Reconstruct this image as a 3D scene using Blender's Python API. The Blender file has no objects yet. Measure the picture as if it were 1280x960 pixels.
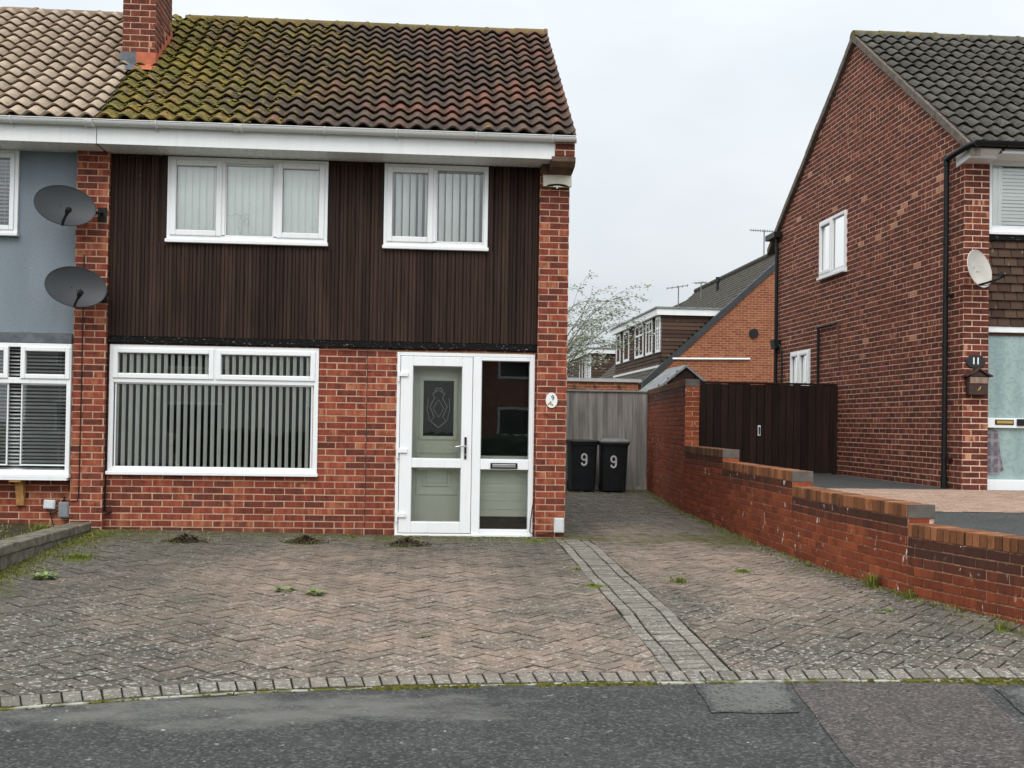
import bpy, math, random
import numpy as np
from mathutils import Vector, Matrix
random.seed(7)
rng = random.Random(11)
scn = bpy.context.scene
COL = scn.collection
R = math.radians
ZEN, BACK, SKY0, SKY1, EXPO = 1.1, .55, (.64, .705, .765), (.87, .895, .91), .0

# ------------------------------------------------------------------ materials
class NT:
    def __init__(s, name):
        s.m = bpy.data.materials.new(name); s.m.use_nodes = True
        s.t = s.m.node_tree; s.t.nodes.clear()
        s.out = s.t.nodes.new('ShaderNodeOutputMaterial')
        s.b = s.t.nodes.new('ShaderNodeBsdfPrincipled')
        s.t.links.new(s.b.outputs[0], s.out.inputs[0])
        s._pos = None
    def n(s, typ, **kw):
        nd = s.t.nodes.new(typ)
        for k, v in kw.items(): setattr(nd, k, v)
        return nd
    def set(s, sock, v):
        if isinstance(v, bpy.types.NodeSocket): s.t.links.new(v, sock)
        elif isinstance(v, (tuple, list)) and len(v) == 3 and sock.type == 'RGBA': sock.default_value = (*v, 1)
        else: sock.default_value = v
    def pos(s):
        if s._pos is None: s._pos = s.n('ShaderNodeNewGeometry').outputs['Position']
        return s._pos
    def scale(s, v, sc):
        nd = s.n('ShaderNodeVectorMath', operation='MULTIPLY'); s.set(nd.inputs[0], v); nd.inputs[1].default_value = sc
        return nd.outputs[0]
    def noise(s, scale, detail=3, vec=None, rough=.55, dist=0):
        nd = s.n('ShaderNodeTexNoise'); s.set(nd.inputs['Vector'], vec or s.pos())
        nd.inputs['Scale'].default_value = scale; nd.inputs['Detail'].default_value = detail
        nd.inputs['Roughness'].default_value = rough; nd.inputs['Distortion'].default_value = dist
        return nd.outputs['Fac']
    def voro(s, scale, vec=None, feature='F1'):
        nd = s.n('ShaderNodeTexVoronoi', feature=feature); s.set(nd.inputs['Vector'], vec or s.pos()); nd.inputs['Scale'].default_value = scale
        return nd.outputs['Distance']
    def ramp(s, fac, stops, interp='LINEAR'):
        nd = s.n('ShaderNodeValToRGB'); s.set(nd.inputs[0], fac); cr = nd.color_ramp; cr.interpolation = interp
        while len(cr.elements) < len(stops): cr.elements.new(.5)
        for e, (p, c) in zip(cr.elements, stops):
            e.position = p; e.color = (c, c, c, 1) if isinstance(c, (int, float)) else (*c, 1)
        return nd.outputs[0]
    def step(s, fac, a, b):
        nd = s.n('ShaderNodeMapRange'); s.set(nd.inputs[0], fac); nd.inputs[1].default_value = a; nd.inputs[2].default_value = b
        return nd.outputs[0]
    def mix(s, f, a, b, blend='MIX'):
        nd = s.n('ShaderNodeMix', data_type='RGBA', blend_type=blend)
        s.set(nd.inputs[0], f); s.set(nd.inputs[6], a); s.set(nd.inputs[7], b)
        return nd.outputs[2]
    def math(s, op, a, b=0.):
        nd = s.n('ShaderNodeMath', operation=op); s.set(nd.inputs[0], a); s.set(nd.inputs[1], b)
        return nd.outputs[0]
    def rnd(s):
        a = s.n('ShaderNodeAttribute', attribute_name='rnd'); sp = s.n('ShaderNodeSeparateColor'); s.t.links.new(a.outputs['Color'], sp.inputs[0])
        return sp.outputs[0], sp.outputs[1], sp.outputs[2]
    def sep(s):
        sp = s.n('ShaderNodeSeparateXYZ'); s.t.links.new(s.pos(), sp.inputs[0]); return sp.outputs
    def bump(s, h, strength=.4, dist=.01):
        nd = s.n('ShaderNodeBump'); s.set(nd.inputs['Height'], h); nd.inputs['Strength'].default_value = strength; nd.inputs['Distance'].default_value = dist
        s.t.links.new(nd.outputs[0], s.b.inputs['Normal'])
    def fin(s, col, rough=.8, spec=.3, metal=0):
        s.set(s.b.inputs['Base Color'], col); s.set(s.b.inputs['Roughness'], rough)
        s.b.inputs['Specular IOR Level'].default_value = spec; s.b.inputs['Metallic'].default_value = metal
        return s.m

def simple(name, col, rough=.5, spec=.4, metal=0, var=.12, vs=6., bump=0, bs=60):
    t = NT(name)
    c = t.mix(t.step(t.noise(vs, 4), .3, .75), tuple(x * (1 - var) for x in col), tuple(min(1, x * (1 + var)) for x in col))
    if bump: t.bump(t.noise(bs, 3), bump, .004)
    return t.fin(c, rough, spec, metal)

def brick_mat(name, ramp, burn=.55, white=0., bandk=1.6, stain=(.035, .022, .02), fleck=(.55, .36, .26)):
    t = NT(name); r, g, b = t.rnd()
    # fired colour bands across each brick, different in every brick
    jit = t.n('ShaderNodeCombineXYZ'); t.set(jit.inputs[2], t.math('MULTIPLY', g, 37.)); t.set(jit.inputs[0], t.math('MULTIPLY', r, 11.)); va = t.n('ShaderNodeVectorMath', operation='ADD')
    t.set(va.inputs[0], t.scale(t.pos(), (15, 15, 2.5))); t.set(va.inputs[1], jit.outputs[0])
    band = t.math('MULTIPLY', t.math('SUBTRACT', t.noise(1, 3, va.outputs[0], .55), .5), bandk)
    base = t.ramp(t.math('ADD', t.math('ADD', t.math('MULTIPLY', r, .8), .1), band), ramp)
    blotch = t.step(t.noise(11, 4, None, .65), .46, .60)
    amt = t.math('MULTIPLY', blotch, t.step(g, .25, .9))
    base = t.mix(t.math('MULTIPLY', amt, burn), base, tuple(x * .42 for x in ramp[1][1]))
    base = t.mix(t.math('MULTIPLY', t.step(t.noise(90, 2), .5, .8), .35), base, t.mix(.5, base, fleck))
    base = t.mix(t.math('MULTIPLY', t.step(t.noise(150, 3), .63, .72), .3), base, fleck)
    big = t.step(t.noise(.9, 4), .35, .7)
    base = t.mix(t.math('MULTIPLY', big, .25), base, tuple(x * .6 for x in ramp[1][1]))
    # stain carried per brick (soot and algae under copings), broken by vertical streaks
    sv = t.scale(t.pos(), (9, 9, 1.2))
    st = t.step(t.math('ADD', b, t.math('MULTIPLY', t.math('SUBTRACT', t.noise(1, 4, sv), .5), .9)), .32, .85)
    base = t.mix(t.math('MULTIPLY', st, .86), base, stain)
    if white:
        wv = t.scale(t.pos(), (1, 1, .55))
        w = t.math('MULTIPLY', t.step(t.noise(13, 4, wv, .6), .63, .67), t.step(t.noise(2.2, 2), .46, .54))
        base = t.mix(t.math('MULTIPLY', w, white), base, (.68, .60, .55))
    t.bump(t.noise(70, 4), .35, .006)
    return t.fin(base, .88, .2)

def mortar_mat(name, col, dark=.6):
    t = NT(name)
    c = t.mix(t.step(t.noise(22, 4), .3, .72), tuple(x * dark for x in col), col)
    c = t.mix(t.math('MULTIPLY', t.step(t.noise(1.3, 3), .42, .7), .4), c, tuple(x * .55 for x in col))
    t.bump(t.noise(180, 2), .3, .003)
    return t.fin(c, .95, .1)

M = {}
RED = [(0, (.092, .026, .019)), (.3, (.155, .037, .023)), (.58, (.245, .049, .028)), (.82, (.31, .08, .041)), (1, (.40, .15, .075))]
M['brick'] = brick_mat('house_brick', RED, .7)
M['mortar'] = mortar_mat('house_mortar', (.58, .365, .25), .72)
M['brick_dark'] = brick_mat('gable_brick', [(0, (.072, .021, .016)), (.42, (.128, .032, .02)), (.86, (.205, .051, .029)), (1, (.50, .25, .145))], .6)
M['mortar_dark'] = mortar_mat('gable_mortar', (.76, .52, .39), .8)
M['brick_garden'] = brick_mat('garden_brick', [(0, (.15, .033, .014)), (.45, (.22, .048, .019)), (.8, (.28, .063, .024)), (1, (.35, .09, .033))], .3, 1., .8, (.042, .024, .02))
M['mortar_garden'] = mortar_mat('garden_mortar', (.60, .33, .21), .3)
M['mortar_dirty'] = mortar_mat('dirty_mortar', (.07, .045, .03), .5)
M['brick_coping'] = brick_mat('coping_brick', [(0, (.06, .03, .016)), (.3, (.16, .064, .027)), (.7, (.29, .112, .047)), (1, (.40, .18, .08))], .5, 0, .4, (.05, .04, .03))
M['brick_far'] = None

def upvc(name, col):
    t = NT(name)
    c = t.mix(t.math('MULTIPLY', t.step(t.noise(3, 5), .45, .8), .25), col, (col[0] * .8, col[1] * .79, col[2] * .74))
    c = t.mix(t.math('MULTIPLY', t.step(t.noise(1, 4, t.scale(t.pos(), (26, 26, 1.6))), .55, .8), .3), c, (col[0] * .72, col[1] * .70, col[2] * .64))
    return t.fin(c, .32, .45)
M['upvc'] = upvc('white_upvc', (.82, .83, .83))
M['fascia'] = upvc('fascia_white', (.80, .81, .80))
M['gutter'] = upvc('gutter_grey_white', (.66, .66, .64))
M['cream'] = upvc('cream_plastic', (.72, .69, .55))
M['seal'] = simple('grey_seal', (.35, .36, .36), .6)
M['black'] = simple('black_plastic', (.010, .0105, .011), .45, .25, bump=.05)
M['blackpaint'] = NT('black_flaking_paint')
t = M['blackpaint']; v = t.scale(t.pos(), (1, 1, 4))
M['blackpaint'] = t.fin(t.mix(t.step(t.noise(24, 5, v, .7), .62, .68), (.009, .009, .0095), (.5, .47, .44)), .85, .1)
M['lead'] = simple('lead_flashing', (.11, .12, .135), .6, .4, .2, .35, 9)
M['grey'] = simple('grey_meter_plastic', (.20, .21, .22), .5)
M['lightgrey'] = simple('light_grey_plastic', (.58, .60, .61), .45)
M['chrome'] = simple('satin_steel', (.55, .54, .52), .3, .5, .9)
M['brass'] = simple('brass', (.55, .36, .10), .35, .5, .9)
M['pine'] = simple('pine_timber', (.42, .22, .075), .65, .3, 0, .35, 14)
M['concrete'] = simple('concrete', (.28, .27, .25), .9, .2, 0, .3, 9, .4)
M['slate'] = simple('grey_slate_cap', (.115, .102, .088), .75, .3, 0, .3, 10, .3)
M['dish_dark'] = simple('dish_charcoal', (.034, .037, .04), .5, .35, 0, .18, 3)
M['dish_light'] = simple('dish_offwhite', (.52, .49, .44), .55, .35, 0, .18, 3)
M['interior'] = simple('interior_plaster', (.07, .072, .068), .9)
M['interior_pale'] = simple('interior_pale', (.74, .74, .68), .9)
M['slat'] = simple('blind_fabric', (.92, .93, .86), .8, .1, 0, .04)
M['slat_pale'] = simple('closed_blind_fabric', (.92, .95, .91), .8, .1, 0, .03)
M['venetian'] = simple('venetian_slat', (.50, .51, .50), .5)
M['sage'] = simple('sage_door', (.78, .81, .67), .5, .4, 0, .03)
M['darkmat'] = simple('door_mat', (.06, .05, .04), .95)
M['leading'] = simple('leading', (.5, .53, .52), .4, .4, .4)
M['flash_red'] = simple('terracotta_flashing', (.45, .13, .07), .8, .2, 0, .25, 8)
M['stone'] = simple('dark_stone_kneeler', (.12, .075, .05), .9, .2, 0, .35, 8, .3)
M['render'] = NT('blue_grey_render')
t = M['render']
c = t.mix(t.step(t.noise(60, 4), .3, .7), (.18, .215, .243), (.25, .286, .315))
c = t.mix(t.math('MULTIPLY', t.step(t.noise(1, 5, t.scale(t.pos(), (3.5, 3.5, .7))), .45, .72), .4), c, (.14, .168, .19))
t.bump(t.noise(140, 3), .5, .006); M['render'] = t.fin(c, .92, .15)

def boards(name, dark, light, fleck=None, bump=.35, grain=1.4):
    t = NT(name); r, g, b = t.rnd()
    v = t.scale(t.pos(), (34, 34, grain))
    c = t.mix(r, dark, light)
    c = t.mix(t.math('MULTIPLY', t.step(t.noise(1, 5, v), .42, .7), .6), c, tuple(x * .45 for x in dark))
    c = t.mix(t.math('MULTIPLY', t.step(t.noise(1, 4, t.scale(t.pos(), (5, 5, .8))), .5, .72), .35), c, tuple(x * 1.8 for x in light))
    if fleck:
        v2 = t.scale(t.pos(), (30, 30, 5))
        c = t.mix(t.math('MULTIPLY', t.math('MULTIPLY', t.step(t.noise(1.0, 5, v2, .7), .70, .74), t.step(t.noise(1.6, 2), .5, .62)), .7), c, fleck)
    t.bump(t.noise(1, 4, v), bump, .004)
    return t.fin(c, .75, .16)
M['cladding'] = boards('dark_stained_cladding', (.021, .0115, .0088), (.052, .0295, .0215), (.35, .33, .31))
M['gate'] = boards('dark_gate_boards', (.012, .0062, .005), (.026, .0135, .0105))
M['fence'] = boards('weathered_fence_boards', (.17, .158, .145), (.31, .292, .268), None, .5)
M['shed_board'] = boards('brown_shed_boards', (.022, .013, .01), (.042, .024, .018))
M['felt'] = simple('grey_roof_felt', (.21, .22, .22), .9, .2, 0, .3, 5, .3)

def tile_mat(name, ramp, moss=0., mossx=None, lichen=.3, yellow=0.):
    t = NT(name); r, g, b = t.rnd()
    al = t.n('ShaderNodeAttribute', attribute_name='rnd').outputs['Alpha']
    rr = t.math('ADD', t.math('MULTIPLY', r, .62), t.math('MULTIPLY', t.math('SUBTRACT', t.noise(1.4, 4), .42), 1.3))
    c = t.ramp(rr, ramp)
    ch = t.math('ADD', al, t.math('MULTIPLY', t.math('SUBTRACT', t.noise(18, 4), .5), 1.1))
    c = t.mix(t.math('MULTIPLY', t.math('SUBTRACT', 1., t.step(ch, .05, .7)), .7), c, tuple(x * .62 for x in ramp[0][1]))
    c = t.mix(t.math('MULTIPLY', t.step(t.noise(26, 5, None, .65), .45, .68), .5), c, tuple(x * .5 for x in ramp[0][1]))
    c = t.mix(t.math('MULTIPLY', t.step(t.noise(46, 4, None, .6), .61, .66), lichen), c, (.33, .31, .25))
    if moss:
        x, y, z = t.sep()
        grad = t.step(x, mossx[0], mossx[1])
        inv = t.math('SUBTRACT', 1., grad)
        k = t.math('ADD', t.math('MULTIPLY', inv, .62), t.math('MULTIPLY', t.math('SUBTRACT', t.noise(12, 6, None, .72), .5), 2.6))
        k = t.math('ADD', k, t.math('MULTIPLY', t.math('SUBTRACT', t.noise(.9, 2), .5), .7))
        mk = t.step(k, .26, .40)
        mc = t.ramp(t.noise(4.5, 4), [(.3, (.10, .096, .02)), (.46, (.18, .158, .028)), (.6, (.29, .20, .045)), (.75, (.36, .18, .065))])
        mc = t.mix(t.math('MULTIPLY', t.step(t.noise(34, 4, None, .65), .46, .62), .7), mc, (.04, .04, .014))
        c = t.mix(t.math('MULTIPLY', mk, .88 * moss), c, mc)
    t.bump(t.noise(60, 4), .5, .01)
    return t.fin(c, .9, .15)
M['tile9'] = tile_mat('mossy_clay_tiles', [(0, (.075, .057, .047)), (.4, (.12, .077, .06)), (.7, (.19, .083, .06)), (1, (.29, .115, .08))], 1., (-4.0, -.1), .6)
M['tile7'] = tile_mat('tan_concrete_tiles', [(0, (.34, .265, .195)), (.5, (.45, .355, .265)), (1, (.54, .43, .32))], 0, None, .15)
M['tile11'] = tile_mat('dark_grey_tiles', [(0, (.06, .055, .047)), (.5, (.095, .087, .075)), (1, (.14, .127, .108))], 0, None, .55)
M['ridge9'] = tile_mat('mossy_ridge_tiles', [(0, (.09, .065, .038)), (.5, (.15, .10, .045)), (1, (.22, .14, .06))], .45, (-2, 9))
M['ridge7'] = tile_mat('tan_ridge_tiles', [(0, (.20, .15, .11)), (1, (.28, .21, .16))])
M['ridge11'] = tile_mat('grey_ridge_tiles', [(0, (.07, .065, .05)), (1, (.12, .11, .085))], .6, (0, 20))
M['verge'] = simple('verge_mortar', (.17, .145, .12), .95, .1, 0, .35, 12, .5)
M['hung'] = NT('brown_hung_tiles')
t = M['hung']; r, g, b = t.rnd(); v = t.scale(t.pos(), (3, 3, 1))
c = t.mix(r, (.052, .031, .023), (.092, .055, .038))
c = t.mix(t.math('MULTIPLY', t.step(t.noise(4.2, 4, v), .58, .68), t.step(g, .3, .6)), c, (.30, .21, .15))
M['hung'] = t.fin(c, .85, .2)
M['farroof'] = NT('far_roof_tiles')
t = M['farroof']; v = t.scale(t.pos(), (.5, .5, 7))
c = t.mix(t.step(t.noise(6, 4), .3, .7), (.045, .04, .034), (.105, .094, .078)); M['farroof'] = t.fin(c, .9, .15)

def farbrick(name, c1, c2, cm, rot):
    t = NT(name); nd = t.n('ShaderNodeTexBrick'); x, y, z = t.sep()
    cb = t.n('ShaderNodeCombineXYZ'); t.set(cb.inputs[0], x if rot else y); t.set(cb.inputs[1], z)
    t.t.links.new(cb.outputs[0], nd.inputs['Vector'])
    for k, c in (('Color1', c1), ('Color2', c2), ('Mortar', cm)): nd.inputs[k].default_value = (*c, 1)
    nd.inputs['Scale'].default_value = 1.; nd.inputs['Brick Width'].default_value = .225; nd.inputs['Row Height'].default_value = .075
    nd.inputs['Mortar Size'].default_value = .006; nd.inputs['Bias'].default_value = 0
    c = t.mix(t.math('MULTIPLY', t.step(t.noise(5, 4), .45, .7), .45), nd.outputs['Color'], tuple(x * .62 for x in c1))
    return t.fin(c, .9, .15)
M['brick_far'] = farbrick('orange_far_brick', (.30, .105, .048), (.20, .055, .03), (.42, .27, .18), True)
M['brick_farx'] = farbrick('brown_far_brick', (.17, .06, .035), (.11, .036, .024), (.28, .19, .14), False)

def glass(name, tint=(.975, .99, .98), ior=1.5, rough=.004, wob=.0):
    m = bpy.data.materials.new(name); m.use_nodes = True; nt = m.node_tree; nt.nodes.clear()
    o = nt.nodes.new('ShaderNodeOutputMaterial'); mx = nt.nodes.new('ShaderNodeMixShader'); tr = nt.nodes.new('ShaderNodeBsdfTransparent')
    gl = nt.nodes.new('ShaderNodeBsdfGlossy'); fr = nt.nodes.new('ShaderNodeFresnel'); ml = nt.nodes.new('ShaderNodeMath'); ml.operation = 'MULTIPLY'
    fr.inputs['IOR'].default_value = ior; ml.inputs[1].default_value = 2.5
    nt.links.new(fr.outputs[0], ml.inputs[0])
    tr.inputs[0].default_value = (*tint, 1); gl.inputs['Roughness'].default_value = rough; gl.inputs['Color'].default_value = (1, 1, 1, 1)
    nz = nt.nodes.new('ShaderNodeTexNoise'); nz.inputs['Scale'].default_value = 2.2
    geo = nt.nodes.new('ShaderNodeNewGeometry'); nt.links.new(geo.outputs['Position'], nz.inputs['Vector'])
    bp = nt.nodes.new('ShaderNodeBump'); bp.inputs['Strength'].default_value = .03; bp.inputs['Distance'].default_value = .008 + wob
    nt.links.new(nz.outputs['Fac'], bp.inputs['Height']); nt.links.new(bp.outputs[0], gl.inputs['Normal'])
    nt.links.new(ml.outputs[0], mx.inputs[0]); nt.links.new(tr.outputs[0], mx.inputs[1]); nt.links.new(gl.outputs[0], mx.inputs[2]); nt.links.new(mx.outputs[0], o.inputs[0])
    return m
M['glass'] = glass('window_glass')
M['glass_dark'] = simple('dark_leaded_glass', (.012, .016, .017), .08, .6)
t = NT('patterned_glass')
w = t.n('ShaderNodeTexWave'); w.wave_type = 'RINGS'; w.inputs['Scale'].default_value = 9; w.inputs['Distortion'].default_value = 14; w.inputs['Detail'].default_value = 4
t.t.links.new(t.pos(), w.inputs['Vector']); h = w.outputs['Fac']
c = t.mix(t.step(t.noise(1.6, 3, t.scale(t.pos(), (2.2, 2.2, .35))), .3, .75), (.22, .31, .31), (.36, .46, .42))
c = t.mix(t.math('MULTIPLY', t.step(h, .55, .9), .3), c, (.15, .21, .22))
t.bump(h, .15, .005); M['pattern'] = t.fin(c, .22, .5)
t = NT('plaid_blanket')
x, y, z = t.sep()
sx = t.math('SINE', t.math('MULTIPLY', x, 70.)); sz = t.math('SINE', t.math('MULTIPLY', z, 60.))
c = t.mix(t.step(sx, .1, .5), (.13, .12, .135), (.27, .24, .26)); c = t.mix(t.math('MULTIPLY', t.step(sz, .2, .6), .6), c, (.32, .28, .30))
M['plaid'] = t.fin(t.mix(t.step(t.noise(9, 3), .4, .7), c, (.1, .095, .11)), .4, .3)

# paving
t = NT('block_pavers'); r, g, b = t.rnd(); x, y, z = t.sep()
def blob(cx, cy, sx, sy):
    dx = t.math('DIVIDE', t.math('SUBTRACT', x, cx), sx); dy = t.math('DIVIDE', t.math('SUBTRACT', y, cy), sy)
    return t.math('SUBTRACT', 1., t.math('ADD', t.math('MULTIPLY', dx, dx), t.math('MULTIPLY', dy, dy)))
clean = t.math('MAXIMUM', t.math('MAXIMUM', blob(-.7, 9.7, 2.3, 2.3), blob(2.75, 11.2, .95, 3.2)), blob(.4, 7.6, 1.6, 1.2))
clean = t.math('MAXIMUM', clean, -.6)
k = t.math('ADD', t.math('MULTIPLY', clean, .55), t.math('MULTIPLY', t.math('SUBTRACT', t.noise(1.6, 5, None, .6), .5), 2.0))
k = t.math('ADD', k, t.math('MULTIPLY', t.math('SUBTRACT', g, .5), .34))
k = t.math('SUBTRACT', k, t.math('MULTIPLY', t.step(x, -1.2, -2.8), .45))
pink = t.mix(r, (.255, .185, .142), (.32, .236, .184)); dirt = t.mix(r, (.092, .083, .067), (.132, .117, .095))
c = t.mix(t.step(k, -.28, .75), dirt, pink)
c = t.mix(b, c, t.mix(r, (.19, .174, .146), (.26, .237, .20)))               # grey header pavers carry b = 1
c = t.mix(t.math('MULTIPLY', t.step(t.noise(75, 4, None, .7), .46, .66), .55), c, (.062, .056, .046))
c = t.mix(t.math('MULTIPLY', t.step(t.noise(9, 4, None, .6), .5, .68), .4), c, (.075, .068, .055))
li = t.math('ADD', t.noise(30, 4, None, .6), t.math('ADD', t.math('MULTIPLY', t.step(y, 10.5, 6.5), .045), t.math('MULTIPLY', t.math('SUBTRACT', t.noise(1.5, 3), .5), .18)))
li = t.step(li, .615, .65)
c = t.mix(t.math('MULTIPLY', li, .7), c, (.43, .41, .365))
li2 = t.step(t.noise(70, 2, None, .5), .66, .70)
c = t.mix(t.math('MULTIPLY', li2, .7), c, (.40, .38, .34))
mo = t.math('ADD', t.math('MULTIPLY', t.math('SUBTRACT', t.noise(2.3, 6, None, .65), .5), 1.7), t.math('MULTIPLY', t.math('MULTIPLY', t.step(y, 12.0, 13.2), t.step(y, 14.2, 13.2)), .55))
mo = t.math('ADD', mo, t.math('MULTIPLY', t.step(x, 3.0, 4.0), .3)); mo = t.math('ADD', mo, t.math('MULTIPLY', t.step(x, -2.7, -3.6), .5))
c = t.mix(t.math('MULTIPLY', t.step(mo, .27, .62), .85), c, t.mix(t.noise(30, 4), (.05, .05, .018), (.125, .118, .042)))
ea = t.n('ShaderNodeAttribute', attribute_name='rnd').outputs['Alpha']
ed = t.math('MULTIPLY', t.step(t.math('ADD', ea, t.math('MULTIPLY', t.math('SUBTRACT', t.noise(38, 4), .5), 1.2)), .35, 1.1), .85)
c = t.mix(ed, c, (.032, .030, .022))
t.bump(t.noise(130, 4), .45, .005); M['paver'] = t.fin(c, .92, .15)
t = NT('joint_sand'); c = t.mix(t.step(t.noise(3.5, 4), .42, .62), (.018, .017, .014), (.036, .036, .014)); M['joint'] = t.fin(c, .95, .1)

def asphalt(name, a, b2, spec1, light=None, edge=None):
    t = NT(name); x, y, z = t.sep()
    c = t.mix(t.step(t.noise(1.7, 5), .35, .7), a, b2)
    if edge is not None:
        al = t.n('ShaderNodeAttribute', attribute_name='rnd').outputs['Alpha']
        c = t.mix(t.step(t.math('ADD', al, t.math('MULTIPLY', t.math('SUBTRACT', t.noise(9, 5), .5), 1.0)), .25, .8), c, edge)
    vv = t.n('ShaderNodeTexVoronoi'); t.t.links.new(t.pos(), vv.inputs['Vector']); vv.inputs['Scale'].default_value = 70
    sp = t.n('ShaderNodeSeparateColor'); t.t.links.new(vv.outputs['Color'], sp.inputs[0])
    c = t.mix(t.math('MULTIPLY', t.step(sp.outputs[0], .6, .95), .6), c, spec1)
    c = t.mix(t.math('MULTIPLY', t.step(sp.outputs[1], .7, .95), .7), c, (.016, .016, .015))
    if light:
        dx = t.math('DIVIDE', t.math('ADD', x, .9), 1.9); dy = t.math('DIVIDE', t.math('SUBTRACT', y, 6.12), .5)
        k = t.math('SUBTRACT', 1., t.math('ADD', t.math('MULTIPLY', dx, dx), t.math('MULTIPLY', dy, dy)))
        k = t.math('ADD', t.math('MULTIPLY', t.math('MAXIMUM', k, -.5), .30), t.noise(2.6, 6, t.scale(t.pos(), (.7, 1.3, 1)), .68))
        c = t.mix(t.math('MULTIPLY', t.step(k, .60, .84), .75), c, light)
        c = t.mix(t.math('MULTIPLY', t.step(t.noise(17, 3, None, .5), .70, .73), .6), c, (.33, .34, .31))
        c = t.mix(t.math('MULTIPLY', t.step(t.noise(11, 3), .735, .75), .8), c, (.55, .55, .52))
    t.bump(t.math('ADD', t.math('MULTIPLY', vv.outputs['Distance'], .6), t.math('MULTIPLY', t.noise(160, 3), .6)), .7, .009)
    return t.fin(c, .85, .3)
M['asphalt'] = asphalt('worn_asphalt', (.034, .034, .033), (.058, .057, .054), (.15, .15, .14), (.155, .152, .135))
M['asphalt_red'] = asphalt('reddish_asphalt', (.062, .053, .049), (.088, .075, .069), (.21, .185, .17))
M['asphalt_pale'] = asphalt('pale_concrete_patch', (.092, .091, .085), (.145, .143, .132), (.17, .17, .16), None, (.047, .0465, .0445))
M['asphalt_11'] = asphalt('smooth_asphalt', (.044, .0445, .0435), (.066, .0665, .065), (.11, .11, .105))
t = NT('kerb_edging'); c = t.mix(t.step(t.noise(7, 5), .45, .6), (.40, .385, .33), (.16, .15, .11))
c = t.mix(t.step(t.noise(4, 5), .52, .6), c, (.10, .10, .02)); M['edging'] = t.fin(c, .9, .15)
M['moss'] = NT('moss'); t = M['moss']; r, g, b = t.rnd()
c = t.mix(r, (.035, .038, .008), (.115, .105, .018)); t.bump(t.noise(200, 3), .6, .004); M['moss'] = t.fin(c, .95, .1)
def leafmat(name, a, b2, tr=.25):
    t = NT(name); r, g, b = t.rnd(); c = t.mix(r, a, b2); t.fin(c, .7, .2)
    t.b.inputs['Transmission Weight'].default_value = 0
    return t.m
M['grassblade'] = leafmat('grass_blade', (.075, .10, .016), (.24, .26, .055))
M['straw'] = leafmat('straw_blade', (.30, .25, .12), (.42, .37, .20))
M['weed'] = leafmat('weed_leaf', (.10, .15, .04), (.26, .32, .12))
M['dead'] = leafmat('dead_leaf', (.018, .014, .01), (.085, .06, .034))
M['treeleaf'] = leafmat('silver_leaf', (.16, .19, .11), (.46, .48, .40))
M['bark'] = simple('bark', (.13, .11, .085), .9, .1, 0, .3, 20)
M['soil'] = simple('soil', (.055, .045, .03), .95, .1, 0, .4, 8, .5)
M['earth'] = simple('ground_earth', (.08, .085, .05), .95, .1, 0, .3, .6)
M['bin'] = simple('bin_plastic', (.0105, .0135, .016), .42, .4, 0, .35, 7, .06)
M['binlid'] = simple('bin_lid_grey', (.13, .135, .135), .5, .4, 0, .25, 8)
M['white'] = simple('white_paint', (.78, .78, .76), .5)
M['plaqueblack'] = simple('plaque_slate', (.016, .017, .018), .4)
M['mailbrown'] = simple('cast_brown_mailbox', (.055, .028, .022), .5, .4, .2, .4, 12)
M['mailbare'] = simple('worn_mailbox_lid', (.26, .17, .13), .6, .3, 0, .4, 20)
M['copper'] = simple('waste_pipe_brown', (.10, .05, .035), .6)
M['alu'] = simple('aerial_aluminium', (.20, .20, .21), .5, .4, .3)
M['hedge'] = simple('hedge_leaf_green', (.03, .045, .015), .9, .1, 0, .5, 3)

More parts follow.
